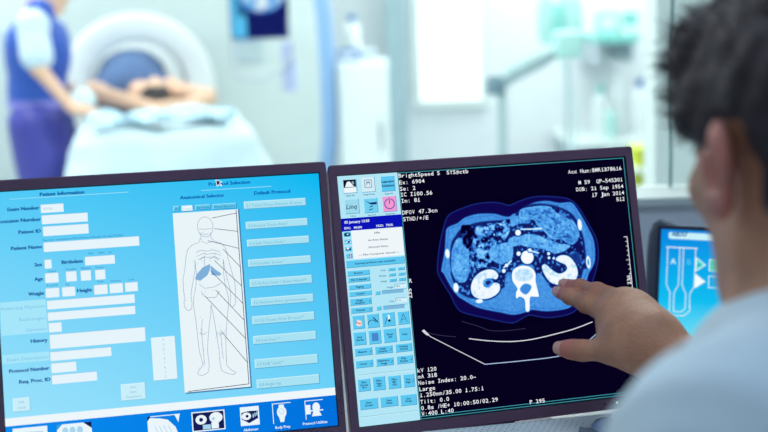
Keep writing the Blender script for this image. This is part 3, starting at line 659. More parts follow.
TT = [([], k_pan), ([], k_arc), ([], k_ang), ([], k_cal), (['Next', 'Series'], None), ([], k_roi), (['Reset', 'All'], None), (['Hide'], None), (['Measure'], 1), (['Image', 'Enhance'], 1), (['Display', 'Normal'], None), (['Cursor'], 1), (['Reference', 'Image'], 1), (['Flip', 'Rotate'], 1),
      (['Film', 'Series', '<F1>'], None), (['Film', 'Page', '<F2>'], None), (['Film', 'MID', '<F3>'], None), (['Text', 'Page'], 1), (['Save', 'Screen'], None), (['Save', 'State'], None), (['User', 'Prefs'], None)]
for q, (ls, fn) in zip(TOOLS, TT): chip((q[0], q[1], min(q[2], PX - .8), q[3]), CY, ls, 2.35, mark=fn == 1, fn=fn if callable(fn) else None)
TEAL = em('#3f9fae')
VP = (PX + .6, .4, 375.6, 300.6)
f = Flat().frame(VP, .8, TEAL, .2).rect((PX, 3.4, 376, 4.2), TEAL, .2)
f.build('viewport_border', screen, RP)
TXT = em('#eef3f8')
for s, x, y in MONO: Flat().mono(s, x, y, 4.1, 4.7, TXT, .4).build('scan_text', screen, RP)
for s, x, y in MONOR: Flat().mono(s, 371.5 - len(s) * 4.1, y, 4.1, 4.7, TXT, .4).build('scan_text', screen, RP)
Flat().mono('235', ROT[0][1], ROT[0][2] - 14, 4.1, 4.7, TXT, .4, rot=True).build('scan_text', screen, RP)
Flat().mono('L 236', 367.5, 130, 4.1, 4.7, TXT, .4, rot=True).build('scan_text', screen, RP)
f = Flat(); xr = 368.5; y1 = RULER[0][1]; y0 = 70
f.rect((xr, y0, xr + .8, y1), TXT, .4)
for k in range(int((y1 - y0) / 5.9) + 1):
    L = 4.2 if k % 5 == 0 else 2.4; f.rect((xr - L, y1 - k * 5.9 - .7, xr, y1 - k * 5.9), TXT, .4)
f.build('scale_ruler', screen, RP)
f = Flat()
def smooth_line(p, n=6):
    out = []; p = [Vector(a) for a in p]
    for i in range(len(p) - 1):
        a, b, c, d = p[max(i - 1, 0)], p[i], p[i + 1], p[min(i + 2, len(p) - 1)]
        for k in range(n):
            t = k / n; out.append(.5 * ((2 * b) + (c - a) * t + (2 * a - 5 * b + 4 * c - d) * t * t + (3 * b - a - 3 * c + d) * t ** 3))
    return [tuple(q) for q in out] + [tuple(p[-1])]
f.line(TABLE[0][:3], 1.0, em('#cfd4dc'), .4).line(smooth_line(TABLE[0][2:]), 1.1, em('#a9bfe0'), .4).line(smooth_line(TABLE[1]), 1.2, em('#d5dae2'), .4)
for pts in FAINT: f.line(smooth_line(pts), .7, em('#34345c'), .35)
x, y = TABLE[0][0]
f.poly([(x - 4, y + 2.5), (x - 1, y + 4), (x + 2, y + .5), (x + 5, y - 3), (x + 3, y - 4), (x, y - 2)], em('#d5dae2'), .45)
f.build('table_trace', screen, RP)

# the scan itself
def vnoise(X, Y, s, seed):
    r = np.random.default_rng(seed); g = r.random((120, 120))
    u, v = X / s + 13.3, Y / s + 7.7
    i, j = np.floor(u).astype(int), np.floor(v).astype(int); fu, fv = u - i, v - j
    fu, fv = fu * fu * (3 - 2 * fu), fv * fv * (3 - 2 * fv)
    G = lambda a, b: g[a % 120, b % 120]
    return (G(i, j) * (1 - fu) + G(i + 1, j) * fu) * (1 - fv) + (G(i, j + 1) * (1 - fu) + G(i + 1, j + 1) * fu) * fv
def sdpoly(X, Y, pts):
    P = np.array(pts); d = np.full(X.shape, 1e9); s = np.ones(X.shape); n = len(P)
    for i in range(n):
        a, b = P[i], P[(i - 1) % n]; e = b - a; wx, wy = X - a[0], Y - a[1]
        t = np.clip((wx * e[0] + wy * e[1]) / max(1e-9, e @ e), 0, 1)
        d = np.minimum(d, (wx - e[0] * t) ** 2 + (wy - e[1] * t) ** 2)
        c1, c2, c3 = Y >= a[1], Y < b[1], e[0] * wy > e[1] * wx
        m = (c1 & c2 & c3) | (~c1 & ~c2 & ~c3)
        s = np.where(m, -s, s)
    return s * np.sqrt(d)
def closed(p, n=5):
    p = [Vector(a) for a in p]; N = len(p); out = []
    for i in range(N):
        a, b, c, d = p[i - 1], p[i], p[(i + 1) % N], p[(i + 2) % N]
        for k in range(n):
            t = k / n; out.append(tuple(.5 * ((2 * b) + (c - a) * t + (2 * a - 5 * b + 4 * c - d) * t * t + (3 * b - a - 3 * c + d) * t ** 3)))
    return out
def scan(X, Y):
    v = np.zeros(X.shape)
    def put(d, val, w=.7):
        nonlocal v
        a = np.clip(.5 - d / w, 0, 1); v = v * (1 - a) + val * a
    fine = vnoise(X, Y, 1.1, 1) * .5 + vnoise(X, Y, 2.2, 2) * .5
    mid = vnoise(X, Y, 4.5, 3); big = vnoise(X, Y, 9, 4)
    pl = lambda p: sdpoly(X, Y, closed(p, 3))
    ds = pl(SKIN); put(ds, .14); put(np.abs(ds) - .4, .33, .9)
    dw = pl(WALL); put(dw, .47 + .09 * (fine - .5))
    put(np.abs(dw + 3.2 + 2 * (mid - .5)) - .35, .36, .8)
    dc = pl(CAV); put(np.abs(dc) - 1.0, .2, 1.2); put(dc + .6, .15 + .05 * mid)
    put(pl(LIV), .53 + .07 * (fine - .5))
    dm = pl(MESO)
    bl = vnoise(X, Y, 5.2, 9) * .6 + vnoise(X, Y, 2.6, 10) * .4
    put(dm, np.where(bl > .62, .6, np.where(bl > .5, .42, np.where(bl < .34, .02, .17))) + .12 * (fine - .5), 1.5)
    put(pl(AIR) + 1.5 * (mid - .5), .01)
    put(pl(BOWEL), .5 + .1 * (fine - .5)); put(pl(DUO) + 1.2 * (mid - .5), .53 + .1 * (fine - .5)); put(pl(PANC) + 1.6 * (mid - .5), .55 + .1 * (fine - .5))
    st = pl(STOM); put(st, .5 + .14 * (vnoise(X + Y * .6, Y, 2.4, 15) - .5) + .08 * (fine - .5))
    put(np.abs(st) - .7, .58, .9)
    for p in FATV[1:]: put(pl(p) + 2.4 * (mid - .5), .15)
    put(pl(DUO2) + 1.5 * (mid - .5), .34 + .25 * (mid - .5))
    put(np.where(dc < 0, np.abs(mid - .42) * 14 + 1.2 * (big > .55), 9), .2, 1.2)
    for p in PSO: put(pl(p), .47 + .08 * (fine - .5))
    m3 = vnoise(X, Y, 3.0, 21) - .5
    v = np.where((v > .38) & (dc < -1), v + .11 * m3 + .05 * (big - .5) + .10 * (fine - .5), v)
    sp = vnoise(X, Y, 2.0, 22); v = np.where((dm < 0) & (sp > .90), np.maximum(v, .72), v)
    v = np.where((st < -3) & (vnoise(X + .5 * Y, Y * 1.6, 4.2, 23) < .3), v - .14, v)
    v = np.where((dc < -2) & (v < .22), v + np.where(vnoise(X, Y, 2.8, 41) > .68, .28, 0), v)
    ring = pl(VB); put(ring - .7, .3); put(ring, 1.0)
    put(pl(VBI), .78 + .3 * (fine - .5)); put(pl(CANAL), .45)
    for p in (KL, KRN): d = pl(p); put(d - 1.6, .15, 1.0); put(d, np.where(vnoise(X, Y, 3.2, 44) > .7, .78, .95) + .1 * (mid - .5))
    put(pl(KLP), .5 + .2 * (mid - .5)); put(pl(KLP) + 3, .2)
    for x, y, r in VESS: rr_ = np.hypot(X - x, Y - y) - r * 1.16; put(rr_ - 1.3, .15, 1); put(rr_, 1.0)
    def seg(p, w, val):
        for a, b in zip(p, p[1:]):
            a, b = np.array(a), np.array(b); e = b - a; t = np.clip(((X - a[0]) * e[0] + (Y - a[1]) * e[1]) / (e @ e), 0, 1)
            put(np.hypot(X - a[0] - e[0] * t, Y - a[1] - e[1] * t) - w, val)
    for p in VLINE: seg(p, .9, .9)
    for x, y, a, b in RIBS: put((np.sqrt(((X - x) / (a * 1.25)) ** 2 + ((Y - y) / (b * 1.2)) ** 2) - 1) * a, .97)
    x, y = RIBS[2][:2]; put((np.sqrt(((X - x) / 1.2) ** 2 + ((Y - y) / 4.2) ** 2) - 1) * 1.2, .4)
    for k in (0, 1):
        g = v.copy(); g[1:-1, 1:-1] = (v[1:-1, 1:-1] * 4 + v[:-2, 1:-1] + v[2:, 1:-1] + v[1:-1, :-2] + v[1:-1, 2:]) / 8; v = g
    stops = [0, .14, .3, .45, .56, .7, .85, 1.0]
    cols = np.array([SRGB(c) for c in ('#05001b', '#0e074e', '#1b3f98', '#3d8ade', '#62b6f6', '#a2dafc', '#dcf0fc', '#fafcff')])
    return np.stack([np.interp(v, stops, cols[:, i]) for i in range(3)], -1)
sx = [p[0] for p in SKIN]; sy = [p[1] for p in SKIN]
shade_grid('scan_image', screen, RP, (min(sx) - 3, min(sy) - 3, max(sx) + 3, max(sy) + 3), 360, 280, scan, .2)
for x, m, r in ((313.5, BEZEL_DARK, 1.3), (321.5, BTN, 1.3)): knob(RM, RP, x, -7.2, r, .8, m)
knob(RM, RP, 330, -7.2, 1.3, .8, em('#b8ffc0', 1.2), 'power_light')
# ------------------------------------------------------------------ the setting
def struct(name, bm, m, parent=None, xf=None, smooth=False):
    o = obj(name, bm, m, parent, smooth, xf); o['kind'] = 'structure'; return o
XL, XR, YB, YW, YE, ZC = -4.2, 3.4, -1.6, 2.05, 8.4, 2.75
WALLC = mat('control_room_paint', '#e6ebf4', 0.8, var=0.03, bump=0.1)
EXAMW = mat('exam_room_paint', '#e4e9ed', 0.7, var=0.02, bump=0.1)
CEILM = mat('ceiling_tile', '#e6eeec', 0.9, var=0.03, bump=0.2)
FLOORM = mat('vinyl_floor', '#b4c0c6', 0.4, var=0.06, scale=4)
FRAMEM = mat('window_frame_paint', '#dfeae6', 0.5, var=0.02)
GASKET = mat('window_gasket', '#93bdb8', 0.6)
bm = nb(); box(bm, (XL, YB, -.1), (XR, YE, 0)); struct('floor', bm, FLOORM)
bm = nb(); box(bm, (XL, YB, ZC), (XR, YE, ZC + .1)); struct('ceiling', bm, CEILM)
bm = nb(); box(bm, (XL - .1, YB, 0), (XL, YE, ZC)); struct('wall_left', bm, EXAMW)
bm = nb(); box(bm, (XR, YB, 0), (XR + .1, YE, ZC)); struct('wall_right', bm, EXAMW)
bm = nb(); box(bm, (XL, YE, 0), (XR, YE + .1, ZC)); struct('wall_back', bm, EXAMW)
bm = nb(); box(bm, (XL, YB - .1, 0), (XR, YB, ZC)); struct('wall_rear', bm, WALLC)
SILL = at(655, 199, YW).z
bm = nb()
box(bm, (XL, YW, 0), (XR, YW + .12, SILL)); struct('wall_front', bm, WALLC)
bm = nb(); box(bm, (XL, YW, 2.35), (XR, YW + .12, ZC)); struct('wall_upper', bm, WALLC)
bm = nb(); box(bm, (1.6, YW, SILL), (XR, YW + .12, 2.35)); struct('wall_side', bm, WALLC)
# the control window: rails, a post, two panes
px1 = at(671.5, 100, YW + .1).x
fr = nb()
box(fr, (XL, YW - .012, SILL - .012), (1.6, YW + .135, SILL + .004), .003)
box(fr, (XL, YW + .01, 2.31), (1.6, YW + .11, 2.35), .004)
box(fr, (1.56, YW + .01, SILL + .028), (1.6, YW + .11, 2.31), .004)
win = struct('window_1', fr, FRAMEM)
gk = nb(); box(gk, (px1, YW + .10, SILL + .004), (px1 + .003, YW + .115, 2.31)); obj('gasket', gk, GASKET, win)
G = glass_mat()
gp = nb(); box(gp, (XL, YW + .104, SILL + .004), (px1, YW + .111, 2.31)); obj('pane', gp, G, win)
gp = nb(); box(gp, (px1 + .005, YW + .104, SILL + .004), (1.56, YW + .111, 2.31)); obj('pane', gp, G, win)
# the bright window in the far wall
a, b = at(421, 99, YE - .02), at(481, 99, YE - .02)
bm = nb(); z0, z1 = b.z, 2.5
for q in ((a.x - .05, z0 - .05, b.x + .05, z0), (a.x - .05, z1, b.x + .05, z1 + .05), (a.x - .05, z0, a.x, z1), (b.x, z0, b.x + .05, z1)): box(bm, (q[0], YE - .05, q[1]), (q[2], YE, q[3]))
w2 = struct('window_2', bm, FRAMEM)
bm = nb(); box(bm, (a.x, YE - .03, z0), (b.x, YE - .015, z1)); obj('pane', bm, em('#ffffff', 1.6), w2)
# the wall pier beside it
a, b = at(389, 120, 7.9), at(408, 120, 7.9)
bm = nb(); box(bm, (a.x, 7.9, 0), (b.x, YE, ZC)); struct('trim_1', bm, mat('pier_paint', '#a9c3cc', 0.7))
a, b = at(655, 120, 3.6), at(760, 120, 3.6)
bm = nb(); box(bm, (a.x, 3.6, 0), (b.x, 3.75, ZC)); struct('trim_2', bm, FRAMEM)
bm = nb(); box(bm, (XL, YE - .02, 0), (XR, YE, .1)); struct('baseboard_back', bm, FRAMEM)

# ceiling lights
def ceiling_light(x, y, label, e, col=(1, 1, 1), w=1.2, d=.6, group='ceiling panels of the scanner room', strength=1.6):
    t = thing('ceiling_light', label, 'ceiling light', (x, y, ZC), 0, group)
    bm = nb()
    for q in ((-w / 2, -d / 2, w / 2, -d / 2 + .03), (-w / 2, d / 2 - .03, w / 2, d / 2), (-w / 2, -d / 2 + .03, -w / 2 + .03, d / 2 - .03), (w / 2 - .03, -d / 2 + .03, w / 2, d / 2 - .03)): box(bm, (q[0], q[1], -.04), (q[2], q[3], 0))
    obj('light_frame', bm, FRAMEM, t)
    bm = nb(); box(bm, (-w / 2 + .03, -d / 2 + .03, -.03), (w / 2 - .03, d / 2 - .03, -.015)); obj('diffuser', bm, em('#f4fffd', strength), t)
    l = bpy.data.lights.new('panel_glow', 'AREA'); l.shape = 'RECTANGLE'; l.size = w; l.size_y = d; l.energy = e; l.color = col
    lo = bpy.data.objects.new('panel_glow', l); COL.objects.link(lo); lo.parent = t; lo.location = (0, 0, -.05)
COOL = (.985, 1.0, .985)
for x, y, n in ((-2.2, 3.6, 'near the control window on the left'), (.6, 3.6, 'near the control window on the right'), (-2.2, 5.6, 'over the scanner bore'), (.6, 5.6, 'over the white cabinet'), (-2.2, 7.6, 'by the far wall behind the scanner'), (1.6, 7.6, 'by the far wall above the supply shelves')):
    ceiling_light(x, y, 'square lit ceiling panel ' + n, 44, COOL)
ceiling_light(.15, .75, 'dim added ceiling panel, out of view, lighting the control desk', 13, (.58, .78, 1), 1.2, .6, 'added control room panels', .25)  # unseen panel added overhead to light the console top and the hand
ceiling_light(1.3, -.4, 'dim added ceiling panel, out of view, behind the seated doctor', 3, (.58, .78, 1), 1.2, .6, 'added control room panels', .25)  # weaker unseen panel, added for the light on the coat
wd = bpy.data.worlds.new('world'); scene.world = wd; wd.use_nodes = True
wd.node_tree.nodes['Background'].inputs[0].default_value = (.5, .6, .7, 1); wd.node_tree.nodes['Background'].inputs[1].default_value = .03

# ------------------------------------------------------------------ desk, console keyboard, injector display
DESKM = mat('desk_laminate', '#b9bfc6', 0.4, var=0.03)
t = thing('control_desk', 'pale laminate control desk under the two monitors', 'desk', (0, 1.45, 0))
bm = nb(); box(bm, (-1.5, -.62, DESK_Z - .03), (1.6, .58, DESK_Z), .006); obj('desk_top', bm, DESKM, t)
for x in (-1.4, 0.02, 1.5):
    bm = nb(); box(bm, (x - .02, -.5, 0), (x + .02, .5, DESK_Z - .03), .004); obj('desk_leg', bm, DESKM, t)

KEYM = mat('console_plastic', '#eceef0', 0.45, var=0.02, bump=0.1, bscale=500)
KEYG = mat('console_grey_plastic', '#8f97a4', 0.4)
HOLE = mat('speaker_hole', '#3c4048', 0.8)
kc = at(531, 417, 1.29)
kz = kc.z - DESK_Z
t = thing('control_keyboard', 'pale grey control keyboard with a perforated speaker strip below the scan monitor', 'keyboard', (kc.x, 1.29, DESK_Z), R(10))
W2 = .185
def kprof(y): return max(.03, kz - .002 + (-y - .02) * -.0 - max(0, (-y - .05)) * .32)
bm = nb(); rings = []
for inset, dz in ((0, -1), (0, -.012), (.003, -.004), (.009, 0), (.02, .0005)):
    pts = rrect(-W2 + inset, -.24 + inset, W2 + .02 - inset, .0 - inset * .8, .05 - inset * .5, 10)
    rings.append([(x, y, .004 if dz == -1 else kprof(y) + dz - .010 * max(0, (-x - .12) / .06) ** 2) for x, y in pts])
loft(bm, rings); obj('keyboard_case', bm, KEYM, t, smooth=True)
bm = nb()
for i in range(20):
    for j in range(7):
        x, y = -.10 + i * .0078 + (j % 2) * .0039, -.014 - j * .0066
        if math.hypot((x + .03) / .085, (y + .03) / .027) > 1: continue
        z = kprof(y) + .0007 - .010 * max(0, (-x - .12) / .06) ** 2
        r = .0009; c = [bm.verts.new((x + r * math.cos(q * PI / 3), y + r * math.sin(q * PI / 3), z)) for q in range(6)]; bm.faces.new(c)
o = obj('speaker_holes', bm, HOLE, t)
tb = at(606, 429, 1.262) - Vector((kc.x, 1.29, DESK_Z)); tb.rotate(Matrix.Rotation(R(-10), 3, 'Z'))
bm = nb(); lathe(bm, [(.0005, -.03), (.034, -.03), (.034, -.002), (.030, .002), (.022, .001), (.0005, .001)], tb, 32); obj('trackball_ring', bm, KEYG, t, smooth=True)
bm = nb(); lathe(bm, [(.0005, -.005), (.016, -.005), (.017, .003), (.013, .009), (.006, .0125), (.0005, .013)], tb, 28); obj('trackball', bm, mat('trackball_resin', '#9fb3d8', 0.15, coat=.5), t, smooth=True)
# key rows, in front of the speaker strip
for j in range(4):
    for i in range(9):
        x, y = -.11 + i * .027, -.085 - j * .03
        z = kprof(y)
        bm = nb(); box(bm, (x, y - .024, z - .004), (x + .023, y, z + .006), .003); obj('key', bm, mat('key_plastic', '#dfe2e6', 0.5), t)

# injector display behind the scan monitor
iy = 1.72
tl = at(661.5, 229, iy)
t = thing('injector_display', 'small tilted touch display with glowing cyan syringe picture beside the doctor\'s face', 'touch display', (tl.x, iy, DESK_Z), R(-24))
lean = R(10); s, c = math.sin(lean), math.cos(lean); IH = .165; IW = .215
IP = Matrix(((1, 0, 0, 0), (0, s, -c, 0), (0, c, s, tl.z - DESK_Z), (0, 0, 0, 1))) @ Matrix.Scale(.001, 4) @ Matrix.Translation((0, -IH * 1000, 0))
w, h = IW * 1000, IH * 1000
CASE = mat('injector_case_plastic', '#5d6878', 0.5, bump=.1, bscale=500)
bm = nb()
rings = [[(x, y, z) for x, y in rrect(-a, -a, w + a, h + a, 5)] for a, z in ((6, -28), (6, 1), (4.5, 2.5), (2, 2.5))] + [[(x, y, z) for x, y in rrect(0, 0, w, h, 1)] for z in (.6, -1)]
loft(bm, rings); obj('bezel', bm, mat('injector_bezel', '#26304e', .4), t, xf=IP)
bm = nb()
rings = []
for z, g in ((-70, 8), (-60, 0), (-30, 0), (-26, 4)):
    pts = [(-26 + g, -40), (-26 + g, h - 36), (-24 + g, h - 8), (-18 + g, h + 8 - g), (-8 + g * .5, h + 15 - g), (8, h + 9 - g), (30, h + 3 - g), (w * .6, h + 1 - g), (w - 10, h - g), (w - g, h - 14), (w - g, -40)]
    rings.append([(x, y, z) for x, y in pts])
loft(bm, rings); obj('back_housing', bm, CASE, t, xf=IP)
bm = nb(); lathe(bm, [(.001, .003), (.11, .003), (.11, .012), (.05, .022), (.03, .03), (.03, .1), (.001, .1)], (.1, .09, 0), 32); obj('stand', bm, CASE, t, smooth=True)
def inj_bg(X, Y):
    u, v = (X / w)[..., None], (Y / h)[..., None]
    c = [SRGB(q) for q in ('#0a63d6', '#1296ec', '#16b4ea', '#7fecfa')]
    m = SRGB('#10bdf0')
    top = SRGB('#0a84e0') * (1 - u) + SRGB('#1499ea') * u; bot = SRGB('#58e4f8') * (1 - u) + SRGB('#b0f6fc') * u
    k = np.clip((v - .35) / .65, 0, 1); g = np.clip(1 - v / .35, 0, 1) * .85
    return (m * (1 - k) + top * k) * (1 - g) + bot * g
sc = shade_grid('screen', t, IP, (0, 0, w, h), 30, 24, inj_bg, 0)
IW_, IC = em('#e9fbff'), em('#8fe8fb')
mm = lambda px, py: ((px - 661.5) * 1.62, h - (py - 229 - (px - 661.5) * .05) * 1.56)
f = Flat(); a = mm(668.5, 232); b = mm(720, 241)
f.poly(rrect(a[0], b[1], b[0] + 10, a[1], 3), em('#c9f2fb'), .3).text("ABDO'", a[0] + 4, b[1] + 4.5, 24, 6.5, em('#2c78ac'), .4, .05); f.build('title_box', sc, IP)
for k in (0, 1):
    x0 = mm(667.5 + 14.5 * k, 0)[0]; x1 = x0 + 20; xm = (x0 + x1) / 2; yt, ys, yn, yb = mm(0, 246)[1] - 51 + 51, 0, 0, 0
    yt = h - 27; ys = h - 84; yn = h - 96
    f = Flat().line([(x0 - 1.5, yt), (x1 + 1.5, yt)], 1.4, IW_, .3)
    f.line([(x0 + 1, yt), (x0 + 1, ys), (xm - 3, yn), (xm - 3, yn - 20)], 1.1, IW_, .3).line([(x1 - 1, yt), (x1 - 1, ys), (xm + 3, yn), (xm + 3, yn - 20)], 1.1, IW_, .3)
    f.text('AB'[k], xm, yt - 25, None, 8, em('#c9f6fd') if k == 0 else em('#4fc2f0'), .35, .02, 'c')
    if k == 0: f.line([(xm - 3, yn - 20), (xm - 3, yn - 34), (xm + 18, yn - 34), (xm + 27.4, yn - 26), (xm + 27.4, yn - 18)], 1.1, IW_, .3).line([(xm + 3, yn - 20), (xm + 3, yn - 28), (xm + 15, yn - 28), (xm + 20.4, yn - 22), (xm + 20.4, yn - 18)], 1.1, IW_, .3)
    f.build('syringe_picture', sc, IP)
for k in (0, 1):
    x0, y0 = mm(694.5, 0)[0], h - 41 - 25 * k
    f = Flat().poly([(x0, y0), (x0, y0 - 20), (x0 + 14, y0 - 10)], em('#5fe0d8') if k == 0 else em('#f2feff'), .3).line([(x0, y0), (x0, y0 - 20), (x0 + 14, y0 - 10), (x0, y0)], 1.2, IW_, .35)
    if k == 0: f.text('A', x0 + 4.4, y0 - 13, None, 5.5, em('#0f6fb4'), .4, .02, 'c')
    f.build('start_arrow', sc, IP)
    q = (x0 + 19, y0 - 19, x0 + 75, y0 - 1)
    f = Flat().frame(q, 1.1, IW_, .3)
    if k == 0: f.rect((q[0] + 1.1, q[1] + 1.1, q[2] - 1.1, q[3] - 1.1), em('#58dccb'), .25)
    f.build('value_box', sc, IP)

# ------------------------------------------------------------------ the scanner
WHITE = mat('scanner_white_shell', '#f6fbfb', 0.35, var=0.01)
SHELL = mat('scanner_pale_green_shell', '#c9d7d6', 0.4, var=0.02)
BLUE = mat('blue_shade_and_trim', '#86add8', 0.4, var=0.02)  # blue-grey of the scanner's shaded side, reused on plinth and box label
gc = at(139, 90, 6.3)
GYAW = R(12)
gz = gc.z
t = thing('ct_scanner', 'large pale scanner with a white round bore beyond the window', 'medical scanner', (gc.x, 6.3, 0), GYAW)
N = 96
def sup(sx, z0, z1, e, y, bulge=0.0):
    out = []; cz, hz = (z0 + z1) / 2, (z1 - z0) / 2
    for k in range(N):
        a = 2 * PI * k / N; ca, sa = math.cos(a), math.sin(a)
        out.append((sx * math.copysign(abs(ca) ** (2 / e), ca) * (1 - bulge * max(0, sa)), y, cz + hz * math.copysign(abs(sa) ** (2 / e), sa)))
    return out
circ = lambda r, y: [(r * math.cos(2 * PI * k / N), y, gz + r * math.sin(2 * PI * k / N)) for k in range(N)]
bm = nb()
loft(bm, [circ(.41, -.01), circ(.42, -.02), sup(.60, gz - .58, gz + .6, 2.6, -.03), sup(.94, .1, 1.92, 4, -.02, .08), sup(1.0, .07, 1.96, 4, -.01, .08)], (False, False)); obj('front_cover', bm, SHELL, t, smooth=True)
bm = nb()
loft(bm, [sup(1.0, .07, 1.96, 4, -.01, .08), sup(1.08, .03, 2.0, 4, .03, .08), sup(1.115, .01, 2.02, 4, .12, .08)], (False, False)); obj('side_shade_band', bm, BLUE, t, smooth=True)  # shade of the scanner's side, painted as a blue-grey band round the front edge
bm = nb()
loft(bm, [sup(1.115, .01, 2.02, 4, .12, .08), sup(1.09, .01, 2.0, 4, .8, .08), sup(.9, .05, 1.9, 4, .9, .08), circ(.40, .9), circ(.29, .86)], (False, False)); obj('rear_cover', bm, SHELL, t, smooth=True)
bm = nb()
loft(bm, [circ(.29, .86), circ(.265, .6), circ(.26, .30), circ(.262, .03), circ(.27, -.004), circ(.30, -.018), circ(.375, -.03)], (False, False)); obj('bore_liner', bm, WHITE, t, smooth=True)
bm = nb()
loft(bm, [circ(.415, -.015), circ(.41, -.03), circ(.395, -.034), circ(.375, -.03)], (False, False)); obj('bore_ring', bm, WHITE, t, smooth=True)
for sx in (-1, 1):
    bm = nb(); box(bm, (sx * .6 - .09, -.035, gz + .12), (sx * .6 + .09, -.015, gz + .36), .01); p = obj('control_pad', bm, mat('pad_grey', '#b3c6cc', .5), t)
    bm = nb(); box(bm, (sx * .6 - .05, -.04, gz + .24), (sx * .6 + .05, -.03, gz + .32), .004); obj('pad_buttons', bm, mat('pad_blue', '#8fb0d0', .4), p)

# couch, its sheets, the patient: in the scanner's own direction
GX = Matrix.Translation((gc.x, 6.3, 0)) @ Matrix.Rotation(GYAW, 4, 'Z')
TZ = at(150, 122, 5.4).z
def loc(px, py, y): return GX.inverted() @ at(px, py, y)
tx = -.02
t = thing('patient_couch', 'white scanner couch leading into the bore under the lying patient', 'examination couch', GX @ Vector((tx, -.85, 0)), GYAW)
bm = nb()
rings = []
for y in (-.74, -.72, -.4, .3, 1.2, 1.22):
    e = .03 if y in (-.74, 1.22) else 0
    rings.append([(x, y, z) for x, z in [(-.17 + e, TZ - .02), (-.14, TZ - .045), (-.07, TZ - .055), (.07, TZ - .055), (.14, TZ - .045), (.17 - e, TZ - .02), (.15, TZ - .07), (.08, TZ - .09), (-.08, TZ - .09), (-.15, TZ - .07)]])
loft(bm, rings); obj('cradle', bm, WHITE, t, smooth=True)
bm = nb(); box(bm, (-.17, -.68, TZ - .2), (.17, .5, TZ - .08), .03, 3); obj('couch_frame', bm, WHITE, t, smooth=True)
bm = nb(); box(bm, (-.15, -.6, 0), (.2, .6, .12), .03, 3); obj('couch_base', bm, SHELL, t, smooth=True)
bm = nb(); box(bm, (-.13, -.45, .1), (.15, .45, TZ - .18), .04, 3); obj('lift_column', bm, SHELL, t, smooth=True)
# draped sheets: a thick cloth over the near end of the couch
def cloth(name, label, x0, x1, y0, y1, drop_l, drop_r, drop_e, zt, m, seed, amp=.02, cat='sheet', group=None):
    r = np.random.default_rng(seed); nx, ny = 60, 60
    ph = r.random(8) * 6.28
    V = []
    half = (x1 - x0) / 2
    for j in range(ny):
        for i in range(nx):
            u, v = i / (nx - 1), j / (ny - 1)
            su = (u - .5) * 2 * (half + (drop_l if u < .5 else drop_r)); sv = v * (y1 - y0 + drop_e)
            x = max(-half, min(half, su)); dz = abs(su) - half if abs(su) > half else 0
            xx = (x0 + x1) / 2 + x; yy = y1 - min(sv, y1 - y0); de = max(0, sv - (y1 - y0))
            wv = math.sin(v * 11 + ph[0] + 2 * math.sin(u * 5 + ph[1])) + .6 * math.sin(v * 23 + u * 9 + ph[2]) + .7 * math.sin(u * 17 + ph[3] + 2 * math.sin(v * 7))
            out = amp * wv
            if dz > 0: xx += math.copysign(.02 + .25 * dz + out * min(1, dz * 8), su)
            if de > 0: yy -= .02 + .25 * de + out * min(1, de * 8)
            zz = zt - max(dz, de) * .95 + (abs(out) * .9 if dz == 0 and de == 0 else 0) - (.02 if dz or de else 0)
            V.append((xx, yy, zz))
    F = [(j * nx + i, j * nx + i + 1, (j + 1) * nx + i + 1, (j + 1) * nx + i) for j in range(ny - 1) for i in range(nx - 1)]
    me = bpy.data.meshes.new(name); me.from_pydata(V, [], F); me.transform(GX)
    o = link_mesh(name, me, None, [m], True)
    md = o.modifiers.new('thickness', 'SOLIDIFY'); md.thickness = .008; md.offset = 1
    return tag(o, label, cat, group)
SHEET = mat('white_linen', '#d2e8f0', 0.9, var=.03, sheen=.3)
SHEET2 = mat('blue_linen', '#bfe0ee', 0.9, var=.04, sheen=.3)
n0 = loc(150, 130, 5.0)
cloth('couch_sheet', 'white linen sheet draped loosely over the near end of the couch', tx - .25, tx + .46, -1.64, -.93, .10, .42, .30, TZ + .004, SHEET, 4, .017)
cloth('folded_blanket', 'pale blue crumpled blanket lying on the draped white sheet', tx - .2, tx + .40, -1.62, -1.27, 0, 0, 0, TZ + .055, SHEET2, 9, .022, 'blanket')

# cabinet and what stands on it
CABM = mat('cabinet_white_laminate', '#e9f3f3', 0.5, var=.015)
a, b = at(337, 62, 6.6), at(388, 62, 6.6)
t = thing('supply_cabinet', 'tall white supply cabinet standing right of the scanner', 'cabinet', ((a.x + b.x) / 2, 6.85, 0)); w = (b.x - a.x) / 2
bm = nb(); box(bm, (-w, -.25, .06), (w, .25, a.z), .006); obj('cabinet_body', bm, CABM, t)
bm = nb(); box(bm, (-w + .01, -.22, 0), (w - .01, .24, .06)); obj('plinth', bm, BLUE, t)
bm = nb(); box(bm, (-w + .006, -.27, .075), (w - .006, -.25, a.z - .02), .004); d = obj('cabinet_door', bm, CABM, t)
bm = nb(); tube(bm, [(w - .05, -.27, .55), (w - .05, -.30, .56), (w - .05, -.30, .7), (w - .05, -.27, .71)], .007); obj('handle', bm, mat('brushed_steel', '#9fa8b0', .3, 1.0), d)
TOP = a.z
BLUEBOX = mat('blue_card', '#3c7ab8', .5); WBOX = mat('white_card', '#edf3f4', .6)
def carton(name, label, cat, px, y, w, d, h, m, z, rz=0, group=None, cap=None, lid=None):
    p = at(px, 60, y); o = thing(name, label, cat, (p.x, y, z), rz, group)
    bm = nb(); box(bm, (-w / 2, -d / 2, 0), (w / 2, d / 2, h), min(.01, h * .08)); obj('carton_body', bm, m, o)
    bm = nb(); box(bm, (-w * .4, -d / 2 - .003, h * .3), (w * .4, -d / 2 + .001, h * .7)); obj('carton_label', bm, lid or WBOX, o)
    return o
carton('glove_box', 'blue box of gloves lying on top of the white cabinet', 'box', 348, 6.75, .11, .16, .07, BLUEBOX, TOP)
